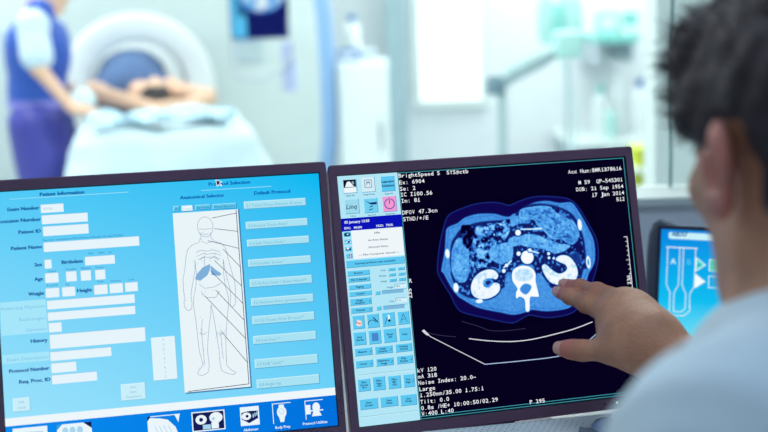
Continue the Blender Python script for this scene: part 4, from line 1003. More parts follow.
carton('tissue_box', 'white paper box standing on the white cabinet top', 'box', 366, 6.85, .10, .12, .06, WBOX, TOP, .2, None, None, BLUE)
def bottle(label, px, y, z, r, h, m, capm, group=None, cat='bottle'):
    p = at(px, 60, y); o = thing('bottle', label, cat, (p.x, y, z), 0, group)
    bm = nb(); lathe(bm, [(.001, 0), (r * .95, 0), (r, .01), (r, h * .68), (r * .85, h * .78), (r * .4, h * .84), (r * .38, h * .88), (.001, h * .88)], n=20); obj('bottle_body', bm, m, o, smooth=True)
    bm = nb(); lathe(bm, [(.001, h * .86), (r * .5, h * .86), (r * .5, h), (.001, h)], n=16); obj('bottle_cap', bm, capm, o, smooth=True)
    return o
bottle('white spray bottle standing on the left of the white cabinet top', 353, 6.95, TOP, .05, .26, WBOX, BLUEBOX)

# hanging display in front of the scanner
hy = 5.7
a, b = at(229, 0, hy), at(289, 38, hy)
t = thing('hanging_display', 'ceiling hung display showing a blue scan before the scanner', 'display', ((a.x + b.x) / 2, hy, b.z), 0)
w = (b.x - a.x) / 2; h = .36
bm = nb(); box(bm, (-w, -.02, 0), (w, .04, h), .008); obj('display_case', bm, mat('display_navy_case', '#22306e', .4), t)
HP = Matrix(((1, 0, 0, 0), (0, 0, -1, -.021), (0, 1, 0, 0), (0, 0, 0, 1))) @ Matrix.Scale(.001, 4)
W1 = w * 1000
f = Flat().rect((-W1 + 8, 10, W1 - 8, h * 1000 - 10), em('#0c1464'), 0); sc = f.build('screen', t, HP)
Flat().rect((-W1 + 8, 10, -W1 + 82, h * 1000 - 10), em('#5cc4f6'), .5).build('control_panel', sc, HP)
def mini(X, Y):
    d = np.hypot((X - 20) / 118, (Y - 215) / 92); n = vnoise(X, Y, 26, 31)
    v = np.where(d < 1, np.where(d > .9, .3, .35 + .6 * n), 0)
    v = np.where(np.hypot((X - 20) / 28, (Y - 175) / 30) < 1, 1, v)
    st = [0, .3, .6, 1]; cs = np.array([SRGB(q) for q in ('#0a1060', '#1d50b8', '#58aef0', '#e8f6ff')])
    return np.stack([np.interp(v, st, cs[:, i]) for i in range(3)], -1)
shade_grid('scan_image', sc, HP, (-105, 110, 145, 320), 80, 70, mini, .5)
GREY = mat('arm_grey_metal', '#c3ced6', .4, .1)
bm = nb(); tube(bm, [(0, .05, .18), (0, .14, .18), (.05, .16, .25), (.05, .16, ZC - b.z)], .022, 12); obj('ceiling_arm', bm, GREY, t, smooth=True)
bm = nb(); tube(bm, [(-.13, -.01, .0), (-.13, -.02, -.14), (-.1, -.03, -.19), (0, -.03, -.2), (.1, -.03, -.15), (.16, -.03, -.08), (.17, -.01, .0)], .010, 10); obj('handle_bar', bm, GREY, t, smooth=True)
bm = nb(); box(bm, (.10, -.01, -.26), (.17, .02, -.02), .01); obj('control_pad', bm, mat('pad_lilac', '#b9c3e6', .5), t)

# ------------------------------------------------------------------ right part of the scanner room
MINT = mat('mint_plastic', '#b4e4de', .45); TEALM = mat('teal_plastic', '#86d4cc', .45); ARMG = mat('arm_sea_grey', '#a3bcbf', .4, .1); DARKJ = mat('joint_dark', '#728e9a', .5)
iy = 5.6
base = at(503, 160, iy)
t = thing('injector_stand', 'wheeled stand with a jointed grey arm reaching up right', 'medical stand', (base.x, iy, 0))
j0, j1, j2, tip = [at(*q) - Vector((base.x, iy, 0)) for q in ((502, 84, iy), (512, 74, iy), (540, 60, iy - .1), (560, 48, iy - .1))]
bm = nb(); tube(bm, [(0, 0, .06), (0, 0, j0.z)], .022, 14); obj('pole', bm, mat('pole_pale', '#b6cdd0', .35, .3), t, smooth=True)
bm = nb(); lathe(bm, [(.001, j0.z - .05), (.045, j0.z - .05), (.05, j0.z), (.04, j0.z + .04), (.001, j0.z + .045)], (-.03, 0, 0), 20); obj('joint', bm, DARKJ, t, smooth=True)
bm = nb(); tube(bm, [j0, j1, j2, tip], [.03, .04, .04, .035], 14); obj('arm', bm, ARMG, t, smooth=True)
bm = nb(); box(bm, tip + Vector((-.03, -.05, -.05)), tip + Vector((.10, .05, .08)), .02, 3); obj('injector_head', bm, MINT, t, smooth=True)
for k in range(5):
    an = 2 * PI * k / 5; e = Vector((.28 * math.cos(an), .28 * math.sin(an), .05))
    bm = nb(); tube(bm, [(0, 0, .08), e], [.022, .015], 10); lg = obj('leg', bm, ARMG, t, smooth=True)
    bm = nb(); lathe(bm, [(.001, -.01), (.03, -.01), (.03, .01), (.001, .01)], (0, 0, 0), 16, Matrix.Translation((e.x, e.y, .03)) @ Matrix.Rotation(PI / 2, 4, 'X')); obj('wheel', bm, DARKJ, lg, smooth=True)
# ventilation hoses and bags hanging behind
hy = 7.2
p0 = at(566, 0, hy)
t = thing('infusion_pole', 'slim pole with hanging mint infusion bags behind the jointed arm', 'infusion stand', (p0.x, hy, 0))
q = lambda px, py: at(px, py, hy) - Vector((p0.x, hy, 0))
bm = nb(); tube(bm, [(0, 0, .03), q(568, 60), q(563, 0), q(561, -40)], .014, 10); obj('pole', bm, mat('pole_pale', '#b6cdd0'), t, smooth=True)
bm = nb(); lathe(bm, [(.001, 0), (.25, 0), (.25, .02), (.05, .04), (.001, .05)], n=24); obj('base', bm, GREY, t, smooth=True)
for k, (px, m) in enumerate(((545, MINT), (556, TEALM), (572, MINT))):
    c = q(px, 18 + 8 * (k % 2))
    bm = nb(); bl = []
    for z, wx, wy in ((-.16, .02, .01), (-.13, .05, .02), (0, .055, .03), (.1, .05, .02), (.13, .012, .008)): bl.append([(c.x + wx * math.cos(2 * PI * i / 16), c.y - .05 + wy * math.sin(2 * PI * i / 16), c.z + z) for i in range(16)])
    loft(bm, bl); o = obj('infusion_bag', bm, m, t, smooth=True)
    bm = nb(); tube(bm, [c + Vector((0, -.05, .12)), c + Vector((0, -.02, .2)), (q(562, -20).x, 0, q(562, -20).z)], .005, 8); obj('hook', bm, GREY, o, smooth=True)
bm = nb(); tube(bm, [q(556, 40), q(566, 75), q(576, 110), q(575, 150), q(572, 190)], .009, 8); obj('drip_line', bm, mat('clear_tube', '#c6e2e2', .3), t, smooth=True)

wy = 7.6
def shelf(name, label, px0, px1, py, y, d, m, th=.03):
    a, b = at(px0, py, y), at(px1, py, y); o = thing(name, label, 'shelf', ((a.x + b.x) / 2, y, a.z - th)); w = (b.x - a.x) / 2
    bm = nb(); box(bm, (-w, 0, 0), (w, YE - y, th), .005); obj('shelf_board', bm, m, o)
    for sx in (-.8, .8): bm = nb(); box(bm, (sx * w - .01, .1, -.14), (sx * w + .01, YE - y, 0)); obj('bracket', bm, GREY, o)
    return a.z
ztop = shelf('wall_shelf', 'teal topped wall shelf high on the far wall', 598, 640, 36, wy, .4, TEALM, .05)
zl = shelf('wall_shelf', 'pale wall shelf holding white bottles on the far wall', 570, 646, 143, wy, .4, CABM)
bottle('broad white bottle at the left of the pale wall shelf', 601, 7.78, zl, .055, .36, WBOX, TEALM)
bottle('tall white bottle in the middle of the pale wall shelf', 620, 7.85, zl, .058, .44, WBOX, WBOX)
bottle('slim white bottle with a blue cap at the end of the shelf', 640, 7.75, zl, .05, .40, WBOX, BLUEBOX)
bottle('small mint bottle in front on the pale wall shelf', 611, 7.66, zl, .036, .24, MINT, WBOX)
carton('storage_box', 'mint storage box standing on the teal wall shelf', 'box', 605, 7.85, .11, .2, .16, MINT, ztop)
carton('storage_box', 'white storage box standing on the teal wall shelf', 'box', 627, 7.85, .12, .2, .20, WBOX, ztop, 0, None, None, TEALM)
YEL = mat('yellow_green_plastic', '#c4d01a', .5)
def bin_(label, py0, py1, y, z_on=None):
    a, b = at(632, py1, y), at(654, py0, y)
    o = thing('waste_bin', label, 'container', ((a.x + b.x) / 2, y, a.z + .002)); w = (b.x - a.x) / 2; h = b.z - a.z
    bm = nb(); loft(bm, [[(x * s, yy * s, z) for x, yy in rrect(-w, -.09, w, .09, .02)] for s, z in ((.9, 0), (1, h * .85), (1, h * .85))]); obj('bin_body', bm, YEL, o)
    bm = nb(); box(bm, (-w - .006, -.096, h * .85), (w + .006, .096, h), .008); obj('bin_lid', bm, YEL, o)
    return a.z, w
z1, w1 = bin_('yellow clinical container, upper of two, beside the window post', 146, 165, 5.0)
z2, w2_ = bin_('yellow clinical container, lower of two, beside the window post', 171, 184, 5.0)
a = at(643, 170, 5.0)
t = thing('container_rack', 'white wheeled rack carrying the two yellow containers', 'rack', (a.x, 5.0, 0))
for z in (z1, z2):
    bm = nb(); box(bm, (-.13, -.12, z - .02), (.16, .12, z), .004); obj('rack_shelf', bm, CABM, t)
for sx in (-.12, .15):
    for sy in (-.11, .11): bm = nb(); tube(bm, [(sx, sy, 0), (sx, sy, z1 + .12)], .009, 8); obj('rack_post', bm, CABM, t)
# ------------------------------------------------------------------ people
SKIN_M = mat('skin_tan', '#cc8c6e', 0.5, var=.14, scale=38, bump=.5, bscale=420, sss=.08, flush='#d9796a')
SKIN_PALE = mat('skin_pale', '#e0b79c', 0.6, var=.04, scale=25, sss=.05)
HAIRM = mat('hair_dark', '#43363d', 0.7, var=.35, scale=60, bump=.5, bscale=250)
COAT = mat('coat_white_cotton', '#d5e3ee', 0.85, var=.03, bump=.2, bscale=700, sheen=.2)
V3 = lambda p: np.array(p, float)

def strands(verts, quads, count, length, width, seed, keep=None, drift=(0, 0, 0)):
    r = np.random.default_rng(seed)
    A, B, C = verts[quads[:, 0]], verts[quads[:, 1]], verts[quads[:, 2]]
    cen = (A + C) / 2; nn = np.cross(B - A, C - A); nn /= np.maximum(np.linalg.norm(nn, axis=1, keepdims=True), 1e-12)
    ok = np.arange(len(cen)) if keep is None else np.nonzero(keep(cen))[0]
    pick = r.choice(ok, count)
    V, F = [], []
    for i in pick:
        n = nn[i] + r.normal(size=3) * .5 + V3(drift); n /= np.linalg.norm(n)
        s = np.cross(n, r.normal(size=3)); s /= max(1e-9, np.linalg.norm(s)); s *= width / 2
        p = cen[i] + r.normal(size=3) * .001; L = length * (.5 + r.random()); q = p + n * L
        b = len(V); V += [p - s, p + s, q + s * .2, q - s * .2]; F.append((b, b + 1, b + 2, b + 3))
    return np.array(V), np.array(F)

# ---- the doctor
hr, hf = V3((.966, .259, 0)), V3((-.259, .966, 0))
pt = R(9); hf2 = hf * math.cos(pt) - V3((0, 0, 1)) * math.sin(pt); hu = V3((0, 0, 1)) * math.cos(pt) + hf * math.sin(pt)
EAR = V3(at(717, 162, .76))
HC = EAR + .079 * hr
HQ = np.stack([hr, hf2, hu], 1).tolist()
h = lambda r, f, u: HC + hr * r + hf2 * f + hu * u
NB = HC + V3((.014, -.04, -.122))
LS, RS = V3(at(744, 475, .595)), V3((.425, .80, 1.055))
WR = V3(at(655, 345, 1.205)); RE = V3((.475, 1.02, .86))
LE, LW = V3((.20, .56, .815)), V3((.06, .80, .83))
PEL = V3((.37, .60, .56)); CH = (LS + RS) / 2
doc = [EL(h(0, -.008, .035), (.076, .097, .090), HQ), EL(h(0, .036, -.03), (.060, .060, .082), HQ, .03), EL(h(0, .066, -.092), (.030, .028, .022), HQ, .03),
       RC(h(-.05, 0, -.055), h(-.02, .06, -.09), .018, .016, .025), RC(h(.05, 0, -.055), h(.02, .06, -.09), .018, .016, .025),
       RC(h(0, .092, .012), h(0, .112, -.028), .007, .012, .012), EL(h(-.014, .10, -.033), (.009, .01, .008), HQ, .006), EL(h(.014, .10, -.033), (.009, .01, .008), HQ, .006),
       EL(h(-.034, .075, -.018), (.022, .02, .018), HQ, .02), EL(h(.034, .075, -.018), (.024, .02, .018), HQ, .02),
       RC(h(-.035, .088, .026), h(.035, .088, .026), .008, .008, .015),
       SUB(EL(h(-.032, .098, .008), (.014, .010, .008), HQ, .008)), SUB(EL(h(.032, .098, .008), (.014, .010, .008), HQ, .008)),
       EL(h(-.032, .086, .008), (.012, .011, .011), HQ, .002), EL(h(.032, .086, .008), (.012, .011, .011), HQ, .002),
       RC(h(-.02, .09, -.058), h(.02, .09, -.058), .006, .006, .006), RC(h(-.016, .09, -.067), h(.016, .09, -.067), .007, .007, .006)]
ears = []
for sgn in (-1, 1):                                     # ears
    ea = np.array(HQ) @ np.array([[math.cos(.5 * sgn), -math.sin(.5 * sgn), 0], [math.sin(.5 * sgn), math.cos(.5 * sgn), 0], [0, 0, 1]])
    ea = ea.tolist()
    ears.append(skin([EL(h(sgn * .084, -.012, -.001), (.009, .0195, .029), ea, .006), EL(h(sgn * .080, -.002, -.026), (.009, .011, .014), ea, .008), SUB(EL(h(sgn * .096, -.011, -.005), (.013, .0115, .018), ea, .004)),
            RC(h(sgn * .092, -.020, .015), h(sgn * .092, -.026, -.011), .004, .004, .004), RC(h(sgn * .084, .004, .004), h(sgn * .084, .004, -.01), .005, .005, .004)], .0022) + (1,))
doc += [RC(h(0, -.025, -.04), NB + V3((0, 0, .0)), .056, .062, .03), RC(NB, CH + V3((0, 0, -.06)), .07, .10, .06), RC(LS, NB - V3((0, 0, .03)), .052, .05, .05), RC(RS, NB - V3((0, 0, .03)), .052, .05, .05),
        RC(CH + V3((0, 0, -.10)), PEL + V3((0, 0, .1)), .125, .115, .08), EL(PEL, (.17, .13, .11), None, .06),
        RC(LS, LE, .048, .036, .03), RC(LE, LW, .036, .026, .02), RC(RS, RE, .048, .036, .03), RC(RE, WR, .036, .028, .02)]
KN = [V3((.22, 1.02, .52)), V3((.48, 1.06, .52))]; AN = [V3((.22, 1.02, .09)), V3((.48, 1.06, .09))]
for s, k, a in zip((-.08, .08), KN, AN): doc += [RC(PEL + V3((s, .03, -.03)), k, .078, .052, .05), RC(k, a, .05, .034, .03), RC(a + V3((0, -.02, -.05)), a + V3((0, .12, -.06)), .03, .022, .02)]
# left hand resting by the desk edge
def rest_hand(w, d, side, s=1.0, up=V3((0, 0, 1))):
    d = d / np.linalg.norm(d); x = np.cross(d, up) * side; x /= np.linalg.norm(x); u = np.cross(x, d) * side
    out = [RC(w, w + d * .05 * s, .024 * s, .026 * s, .02), EL(w + d * .06 * s, (.03 * s,) * 3, None, .02)]
    for i, (o, L) in enumerate(((-.03, .078), (-.011, .088), (.009, .082), (.028, .064))):
        a = w + d * .085 * s - x * o * s; b = a + d * L * .5 * s - u * .006 * s; c = b + d * L * .5 * s - u * .022 * s
        out += [RC(w + d * .04 * s - x * o * .7 * s, a, .014 * s, .0105 * s, .01), RC(a, b, .0098 * s, .009 * s, .004), RC(b, c, .009 * s, .007 * s, .004)]
    a = w + d * .03 * s + x * .035 * s; b = a + (d * .035 + x * .02) * s
    return out + [RC(w + d * .01 * s, a, .017 * s, .013 * s, .015), RC(a, b, .012 * s, .0105 * s, .006), RC(b, b + (d * .026 - u * .008) * s, .0105 * s, .008 * s, .005)]
hand_l = [RC(LW + (LE - LW) * .5, LW, .031, .025, .01)] + rest_hand(LW, LW - LE, -1)
# the right hand reaching for the screen: four fingers and the thumb, joint by joint
q = lambda px, py, y: V3(at(px, py, y))
FING = [[(610, 316, 1.262), (586, 303.5, 1.300), (570, 296.5, 1.326), (559.5, 292.5, 1.345)],
        [(621, 304, 1.272), (597, 292, 1.313), (580, 287.5, 1.340), (566, 285, 1.358)],
        [(632, 306, 1.262), (611, 297, 1.305), (595, 291.5, 1.333), (582, 290, 1.352)],
        [(641, 313, 1.248), (626, 305, 1.28), (614, 301, 1.302), (605, 298, 1.318)]]
FR = [(.0115, .0100, .0088, .0075), (.0118, .0102, .0090, .0076), (.0112, .0096, .0085, .0072), (.0100, .0086, .0076, .0066)]
hand_r = [RC(WR + (RE - WR) * .45, WR, .033, .027, .02)]
for fi, (jt, rr_) in enumerate(zip(FING, FR)):
    J = [q(*a) for a in jt]
    hand_r.append(RC(WR + (J[0] - WR) * .12 + V3((0, 0, .004 * (1.5 - fi))), J[0], .0245, .0145, .022))
    hand_r.append(EL(J[0] + V3((.002, -.003, .003)), (.0125, .0125, .0125), None, .008))
    for i in range(3): hand_r.append(RC(J[i], J[i + 1], rr_[i], rr_[i + 1], .006 if i else .010))
    for i in (1, 2): hand_r.append(EL(J[i] + V3((0, -.002, .001)), (rr_[i] * 1.06,) * 3, None, .004))
for fi in range(4):
    m_ = q(*FING[fi][0]); w_ = WR + (RE - WR) * .02; nrm_ = V3((-.1, -.62, .72)) * .012
    hand_r.append(RC(w_ + (m_ - w_) * .45 + nrm_ * .95, m_ + nrm_ * .75, .0055, .0055, .010))
hand_r += [RC(q(640, 330, 1.205), q(628, 318, 1.225), .0035, .003, .006), RC(q(650, 334, 1.19), q(640, 330, 1.205), .0035, .0035, .006)]
TH = [(645, 356, 1.198), (611, 350.5, 1.222), (582, 350.5, 1.243), (562.5, 348.5, 1.258)]
TJ = [q(*a) for a in TH]
hand_r += [RC(TJ[0], TJ[1], .019, .0145, .02), RC(TJ[1], TJ[2], .0128, .0112, .008), RC(TJ[2], TJ[3], .0116, .0092, .006), EL(TJ[2] + (TJ[3] - TJ[2]) * .5, (.0125, .0115, .0108), None, .005),
           RC(TJ[1] + V3((.008, .006, .012)), q(606, 328, 1.25), .010, .009, .016), EL((TJ[0] + q(612, 318, 1.26)) / 2, (.024, .03, .024), None, .02)]
person = thing('person', 'doctor in white coat seen from behind, reaching a hand to the scan monitor', 'person', (PEL[0], PEL[1], 0))
IM = Matrix.Translation((-PEL[0], -PEL[1], 0))
def place(o): o.data.transform(IM); return o
body = skin(doc, .008); hl, hrr = skin(hand_l, .003), skin(hand_r, .0016)
hd = skin(doc[:18], .004)
body_o = (skin_obj('body', [body, hl, hrr, hd] + ears, [SKIN_M, mat('skin_ear', '#cf8274', .5, var=.1, scale=40, sss=.1)], person))
me = body_o.data; co = np.empty(len(me.vertices) * 3); me.vertices.foreach_get('co', co); co = co.reshape(-1, 3); fl = np.zeros(len(co))
for jt in FING + [TH]:
    for k, (rad, amt) in enumerate(((.013, .25), (.011, .35), (.011, .45), (.022, .8))): fl = np.maximum(fl, amt * np.clip(1.5 - np.linalg.norm(co - q(*jt[k]), axis=1) / rad, 0, 1))
me.attributes.new('flush', 'FLOAT', 'POINT').data.foreach_set('value', fl.astype(np.float32)); place(body_o)
# nails of the hand at the screen
NAIL = mat('finger_nail', '#e8a89c', .3, coat=.3)
for jt, rr_, nrm in [(FING[0], FR[0], (-.15, -.75, .25)), (FING[1], FR[1], (-.15, -.75, .4)), (TH, (0, 0, .0116, .0092), (-.25, -.85, .35))]:
    a, b = q(*jt[2]), q(*jt[3]); d = (b - a) / np.linalg.norm(b - a); n = V3(nrm); n -= d * (n @ d); n /= np.linalg.norm(n); s = np.cross(d, n)
    r_ = rr_[3]; c = b - d * r_ * .15
    bm = nb(); rows = []
    for i in range(6):
        u = i / 5; row = []
        for j in range(7):
            t_ = (j / 6 - .5) * 1.7; wv = 1 - .25 * (2 * u - 1) ** 4
            row.append(bm.verts.new(Vector(c + d * (u - .45) * r_ * 1.7 + (s * math.sin(t_) * wv + n * math.cos(t_)) * (r_ * 1.07))))
        rows.append(row)
    for r0, r1 in zip(rows, rows[1:]):
        for j in range(6): bm.faces.new((r0[j], r0[j + 1], r1[j + 1], r1[j]))
    place(obj('fingernail', bm, NAIL, person, smooth=True))
# hair
hp = [EL(h(0, -.014, .043), (.081, .098, .096), HQ), EL(h(0, -.055, -.03), (.066, .052, .07), HQ, .03), RC(h(0, -.07, -.06), h(0, -.062, -.095), .04, .03, .03),
      EL(h(-.03, .066, .078), (.038, .032, .036), HQ, .03), EL(h(.03, .066, .078), (.038, .032, .036), HQ, .03), EL(h(-.064, .035, .035), (.018, .038, .034), HQ, .015), EL(h(.064, .035, .035), (.018, .038, .034), HQ, .015),
      SUB(EL(h(0, .135, -.01), (.085, .075, .075), HQ, .02)), SUB(EL(h(-.10, -.012, -.002), (.04, .028, .040), HQ, .01)), SUB(EL(h(.10, -.012, -.002), (.04, .028, .040), HQ, .01)), SUB(EL(h(-.085, .055, -.065), (.06, .068, .085), HQ, .015)), SUB(EL(h(.085, .055, -.065), (.06, .068, .085), HQ, .015))]
hv, hq_ = skin(hp, .004, folds(.003, 90, 5))
st0 = strands(hv, hq_, 3000, .007, .0012, 8, lambda c: (c - HC) @ hu > .0)
st1 = strands(hv, hq_, 700, .013, .0016, 18, lambda c: ((c - HC) @ hf2 > .035) & ((c - HC) @ hu > .03), -hr * .4 + hf2 * .3 + hu * .2)
st = (np.concatenate([st0[0], st1[0]]), np.concatenate([st0[1], st1[1] + len(st0[0])]))
place(skin_obj('hair', [(hv, hq_), st], HAIRM, person))
# coat, collar, trousers, shoes
CUFF = WR + (RE - WR) * .30
coat = [RC(NB + V3((0, -.005, -.045)), CH + V3((0, 0, -.06)), .088, .125, .06), RC(LS, NB - V3((0, 0, .03)), .072, .068, .05), RC(RS, NB - V3((0, 0, .03)), .070, .068, .05),
        RC(CH + V3((0, 0, -.10)), PEL + V3((0, 0, .08)), .148, .142, .09), EL(PEL + V3((0, 0, -.01)), (.195, .16, .13), None, .06),
        RC(LS, LE, .068, .054, .04), RC(LE, LE + (LW - LE) * .85, .054, .042, .03), RC(RS, RE, .066, .054, .04), RC(RE, CUFF, .054, .043, .03)]
cv, cq = skin(coat, .007, folds(.0035, 34, 21))
place(skin_obj('coat', [(cv, cq)], COAT, person))
col = []
for k in range(14):
    a0, a1 = 2 * PI * k / 14, 2 * PI * (k + 1) / 14
    if 0.3 < (a0 - 1.9) % (2 * PI) < .9: continue
    f_ = lambda a: NB + V3((.078 * math.cos(a), .078 * math.sin(a) - .005, .012 - .018 * math.sin(a)))
    for dz in (-.01, .012): col.append(RC(f_(a0) + V3((0, 0, dz)), f_(a1) + V3((0, 0, dz)), .011, .011, .015))
place(skin_obj('coat_collar', [skin(col, .004)], COAT, person))
tr = []
for s, k, a in zip((-.08, .08), KN, AN): tr += [RC(PEL + V3((s, .03, -.03)), k, .09, .066, .05), RC(k, a, .064, .05, .03)]
place(skin_obj('trousers', [skin(tr, .01)], mat('trousers_navy', '#2b3346', .9), person))
for a in AN: place(skin_obj('shoe', [skin([RC(a + V3((0, -.03, -.045)), a + V3((0, .14, -.055)), .042, .034, .03)], .006)], mat('shoe_black', '#202226', .4), person))

# ---- the technician beside the couch
ty = 5.5
p = lambda px, py, dy=0.0: V3(at(px, py, ty + dy))
F0 = p(52, 160)
HT = p(53, -22); NT = p(45, 2)
tq = [(1, 0, 0), (0, 1, 0), (0, 0, 1)]
lean_ = .25; fx = V3((math.cos(lean_), 0, -math.sin(lean_))); ux = V3((math.sin(lean_), 0, math.cos(lean_))); TQ = np.stack([V3((0, -1, 0)), fx, ux], 1).tolist()
g = lambda r, f, u: HT + V3((0, -1, 0)) * r + fx * f + ux * u
SN, SF = p(32, 25, -.15), p(44, 24, .15); EN, EF = p(38, 68, -.20), p(58, 62, .18); WN, WF = p(73, 109, -.28), p(64, 88, .12)
CT_, WT, HPt = p(38, 48), p(37, 95), p(42, 122)
tech = [EL(g(0, 0, .03), (.074, .094, .095), TQ), EL(g(0, .04, -.035), (.055, .055, .078), TQ, .03), RC(g(0, .09, .0), g(0, .105, -.03), .008, .012, .012), EL(g(.078, -.01, 0), (.008, .018, .03), TQ, .006), EL(g(-.078, -.01, 0), (.008, .018, .03), TQ, .006), RC(g(-.018, .086, -.065), g(.018, .086, -.065), .007, .007, .006),
        RC(g(0, -.02, -.04), NT, .05, .055, .03), RC(NT, CT_, .08, .115, .06), RC(SN, SF, .055, .055, .05), RC(CT_, WT, .115, .10, .06), RC(WT, HPt, .10, .115, .06),
        RC(SN, EN, .045, .037, .02), RC(EN, WN, .037, .026, .02), RC(SF, EF, .045, .037, .02), RC(EF, WF, .037, .026, .02)]
tech += rest_hand(WN, WN - EN + V3((.12, 0, .17)), 1, .95) + rest_hand(WF, WF - EF + V3((.08, 0, .1)), -1, .95)
ft = []
for dy in (-.09, .09):
    k = V3((F0[0] + .0, ty + dy, .48)); a = V3((F0[0] - .02, ty + dy, .07)); ft.append((k, a))
    tech += [RC(HPt + V3((.01, dy * .8, -.04)), k, .066, .055, .04), RC(k, a, .052, .038, .03), RC(a + V3((-.02, 0, -.035)), a + V3((.14, 0, -.045)), .032, .024, .02)]
tp = thing('person', 'technician in a blue protective apron and white short sleeves leaning over the couch', 'person', (F0[0], ty, 0))
IM = Matrix.Translation((-F0[0], -ty, 0))
place(skin_obj('body', [skin(tech, .009)], SKIN_PALE, tp))
shirt = [RC(NT - V3((0, 0, .03)), CT_, .08, .125, .06), RC(SN, SF, .068, .068, .05), RC(CT_, WT, .125, .112, .06), RC(SN, SN + (EN - SN) * .72, .066, .076, .02), RC(SF, SF + (EF - SF) * .72, .064, .076, .02)]
place(skin_obj('shirt', [skin(shirt, .01, folds(.003, 25, 2))], mat('shirt_white_cotton', '#cfe3ee', .9), tp))
AP = mat('apron_blue_vinyl', '#2353b4', .45, var=.05)
apr = [RC(NT + V3((-.01, -.05, -.04)), CT_, .07, .137, .05), RC(NT + V3((-.01, .05, -.04)), CT_, .07, .137, .05), RC(CT_, WT, .137, .125, .06), RC(WT, HPt - V3((0, 0, .02)), .125, .132, .05)]
place(skin_obj('apron', [skin(apr, .01, folds(.003, 18, 6))], AP, tp))
sk = [RC(HPt + V3((0, -.07, -.02)), V3((F0[0] + .0, ty - .09, .60)), .135, .14, .04), RC(HPt + V3((0, .07, -.02)), V3((F0[0] + .0, ty + .09, .60)), .135, .14, .04)]
place(skin_obj('apron_skirt', [skin(sk, .01, folds(.004, 20, 3))], mat('apron_violet_vinyl', '#3d3f9e', .5), tp))
for py in (103, 117):
    c = p(38, py); bm = nb(); rings = [[(c[0] + r_ * math.cos(2 * PI * k / 40), c[1] + r_ * math.sin(2 * PI * k / 40), c[2] + z) for k in range(40)] for r_, z in ((.132, -.016), (.142, -.016), (.142, .016), (.132, .016))]
    loft(bm, rings + rings[:1], (False, False)); place(obj('apron_belt', bm, mat('belt_lilac', '#8f8bd8', .6), tp, smooth=True))
tr = [x for k, a in ft for x in (RC(V3((HPt[0], k[1], HPt[2] - .05)), k, .10, .078, .04), RC(k, a, .074, .058, .03))]
place(skin_obj('trousers', [skin(tr, .012)], mat('scrub_pale_blue', '#9fc0dc', .9), tp))
for k, a in ft: place(skin_obj('shoe', [skin([RC(a + V3((-.03, 0, -.03)), a + V3((.15, 0, -.038)), .04, .03, .03)], .008)], mat('shoe_white', '#e6ecee', .5), tp))
hh = skin([EL(g(0, -.012, .04), (.081, .10, .102), TQ), EL(g(0, -.06, -.03), (.06, .045, .07), TQ, .03), SUB(EL(g(0, .13, -.03), (.09, .08, .10), TQ, .02))], .007, folds(.003, 70, 4))
place(skin_obj('hair', [hh], mat('hair_brown', '#5a4234', .7, var=.3, scale=50), tp))

# ---- the patient
pq = lambda px, py, y: V3(at(px, py, y))
PX_ = lambda x, y, z: V3(GX @ Vector((x, y, z)))
PH = PX_(loc(156, 98, 5.62).x, loc(156, 98, 5.62).y, TZ + .088)
pax = V3((GX.to_3x3() @ Vector((0, 1, 0)))[:]); prx = V3((GX.to_3x3() @ Vector((1, 0, 0)))[:])
hx = PH
cx_ = loc(133, 90, 6.15).x
CHp = PX_(cx_, -.32, TZ + .13); BEL = PX_(cx_, .1, TZ + .15); PLp = PX_(cx_, .55, TZ + .11)
S1, S2 = CHp - prx * .17 - pax * .1 + V3((0, 0, -.01)), CHp + prx * .17 - pax * .1 + V3((0, 0, -.01))
E1, E2 = pq(103, 95, 5.60), pq(207, 97, 5.45)
W1_, W2__ = pq(156, 108, 5.34), pq(186, 106, 5.32)
PQ = np.stack([prx, V3((0, 0, 1)), -pax], 1).tolist()
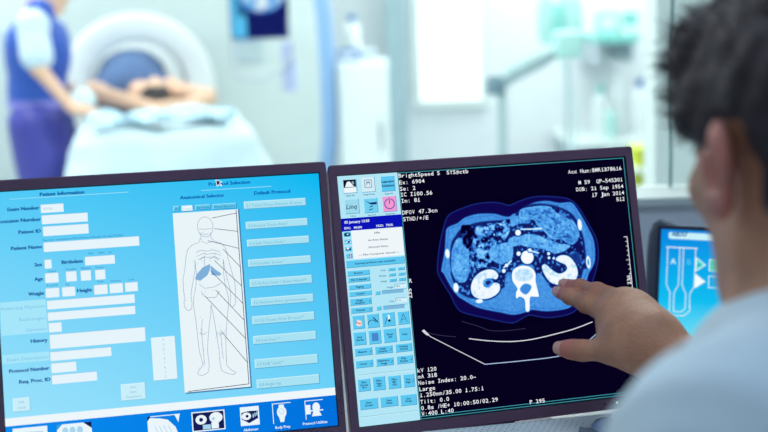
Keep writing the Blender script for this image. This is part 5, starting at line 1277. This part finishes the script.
pat = [EL(hx, (.074, .095, .11), PQ), EL(hx + pax * .03 + V3((0, 0, .045)), (.055, .055, .07), PQ, .03), RC(hx + V3((0, 0, .09)) + pax * .0, hx + V3((0, 0, .105)) + pax * .03, .008, .012, .012), RC(hx + pax * .06, CHp - pax * .12, .055, .06, .04),
       RC(S1, S2, .07, .07, .05), RC(CHp, BEL, .13, .14, .08), RC(BEL - prx * .08, PLp - prx * .06, .12, .12, .06), RC(BEL + prx * .08, PLp + prx * .06, .12, .12, .06),
       RC(S1, E1, .052, .042, .03), RC(E1, W1_, .042, .028, .02), RC(S2, E2, .052, .042, .03), RC(E2, W2__, .042, .028, .02)]
pat += rest_hand(W1_, W2__ - W1_ + V3((0, .02, .01)), -1, .95) + rest_hand(W2__, W1_ - W2__ + V3((0, -.05, .02)), 1, .95)
for s in (-.1, .1): pat += [RC(PLp + prx * s, PLp + prx * s + pax * .45 + V3((0, 0, .03)), .085, .06, .04), RC(PLp + prx * s + pax * .45 + V3((0, 0, .03)), PLp + prx * s + pax * .86 + V3((0, 0, -.03)), .055, .04, .03), RC(PLp + prx * s + pax * .88, PLp + prx * s + pax * .9 + V3((0, 0, .1)), .035, .025, .02)]
b0 = GX @ Vector((cx_, 0, TZ))
pp = thing('person', 'patient lying on the scanner couch, arms folded above the head toward the window', 'person', b0)
IM = Matrix.Translation(-b0)
place(skin_obj('body', [skin(pat, .009)], SKIN_PALE, pp))
gw = [RC(CHp - pax * .06, BEL, .148, .155, .08), RC(S1 + prx * .03, S2 - prx * .03, .083, .083, .05), RC(BEL - prx * .06, PLp - prx * .06, .125, .115, .05), RC(BEL + prx * .06, PLp + prx * .06, .125, .115, .05), EL(BEL + V3((0, 0, .04)), (.15, .2, .10), None, .08),
      RC(PLp, PLp + pax * .35, .125, .12, .05)]
gv, gq = skin(gw, .01, folds(.004, 20, 12))
place(skin_obj('gown', [(gv, gq)], mat('gown_slate_blue', '#4d6894', .85, var=.06), pp))
ph_ = skin([EL(hx - pax * .012 - V3((0, 0, .012)), (.084, .10, .114), PQ), SUB(EL(hx + pax * .06 + V3((0, 0, .11)), (.09, .10, .09), PQ, .02))], .007, folds(.003, 70, 9))
place(skin_obj('hair', [ph_], mat('hair_black', '#2e2a2c', .7, var=.3, scale=50), pp))
# white head cushion the technician holds
wc = pq(82, 100, 5.37)
cu, cuq = skin([EL((0, 0, 0), (.06, .07, .055), None)], .007, folds(.004, 40, 5))
o = skin_obj('cushion', [(cu, cuq)], SHEET); o.location = wc; tag(o, 'round white cushion held under the technician\'s hand at the couch edge', 'cushion')
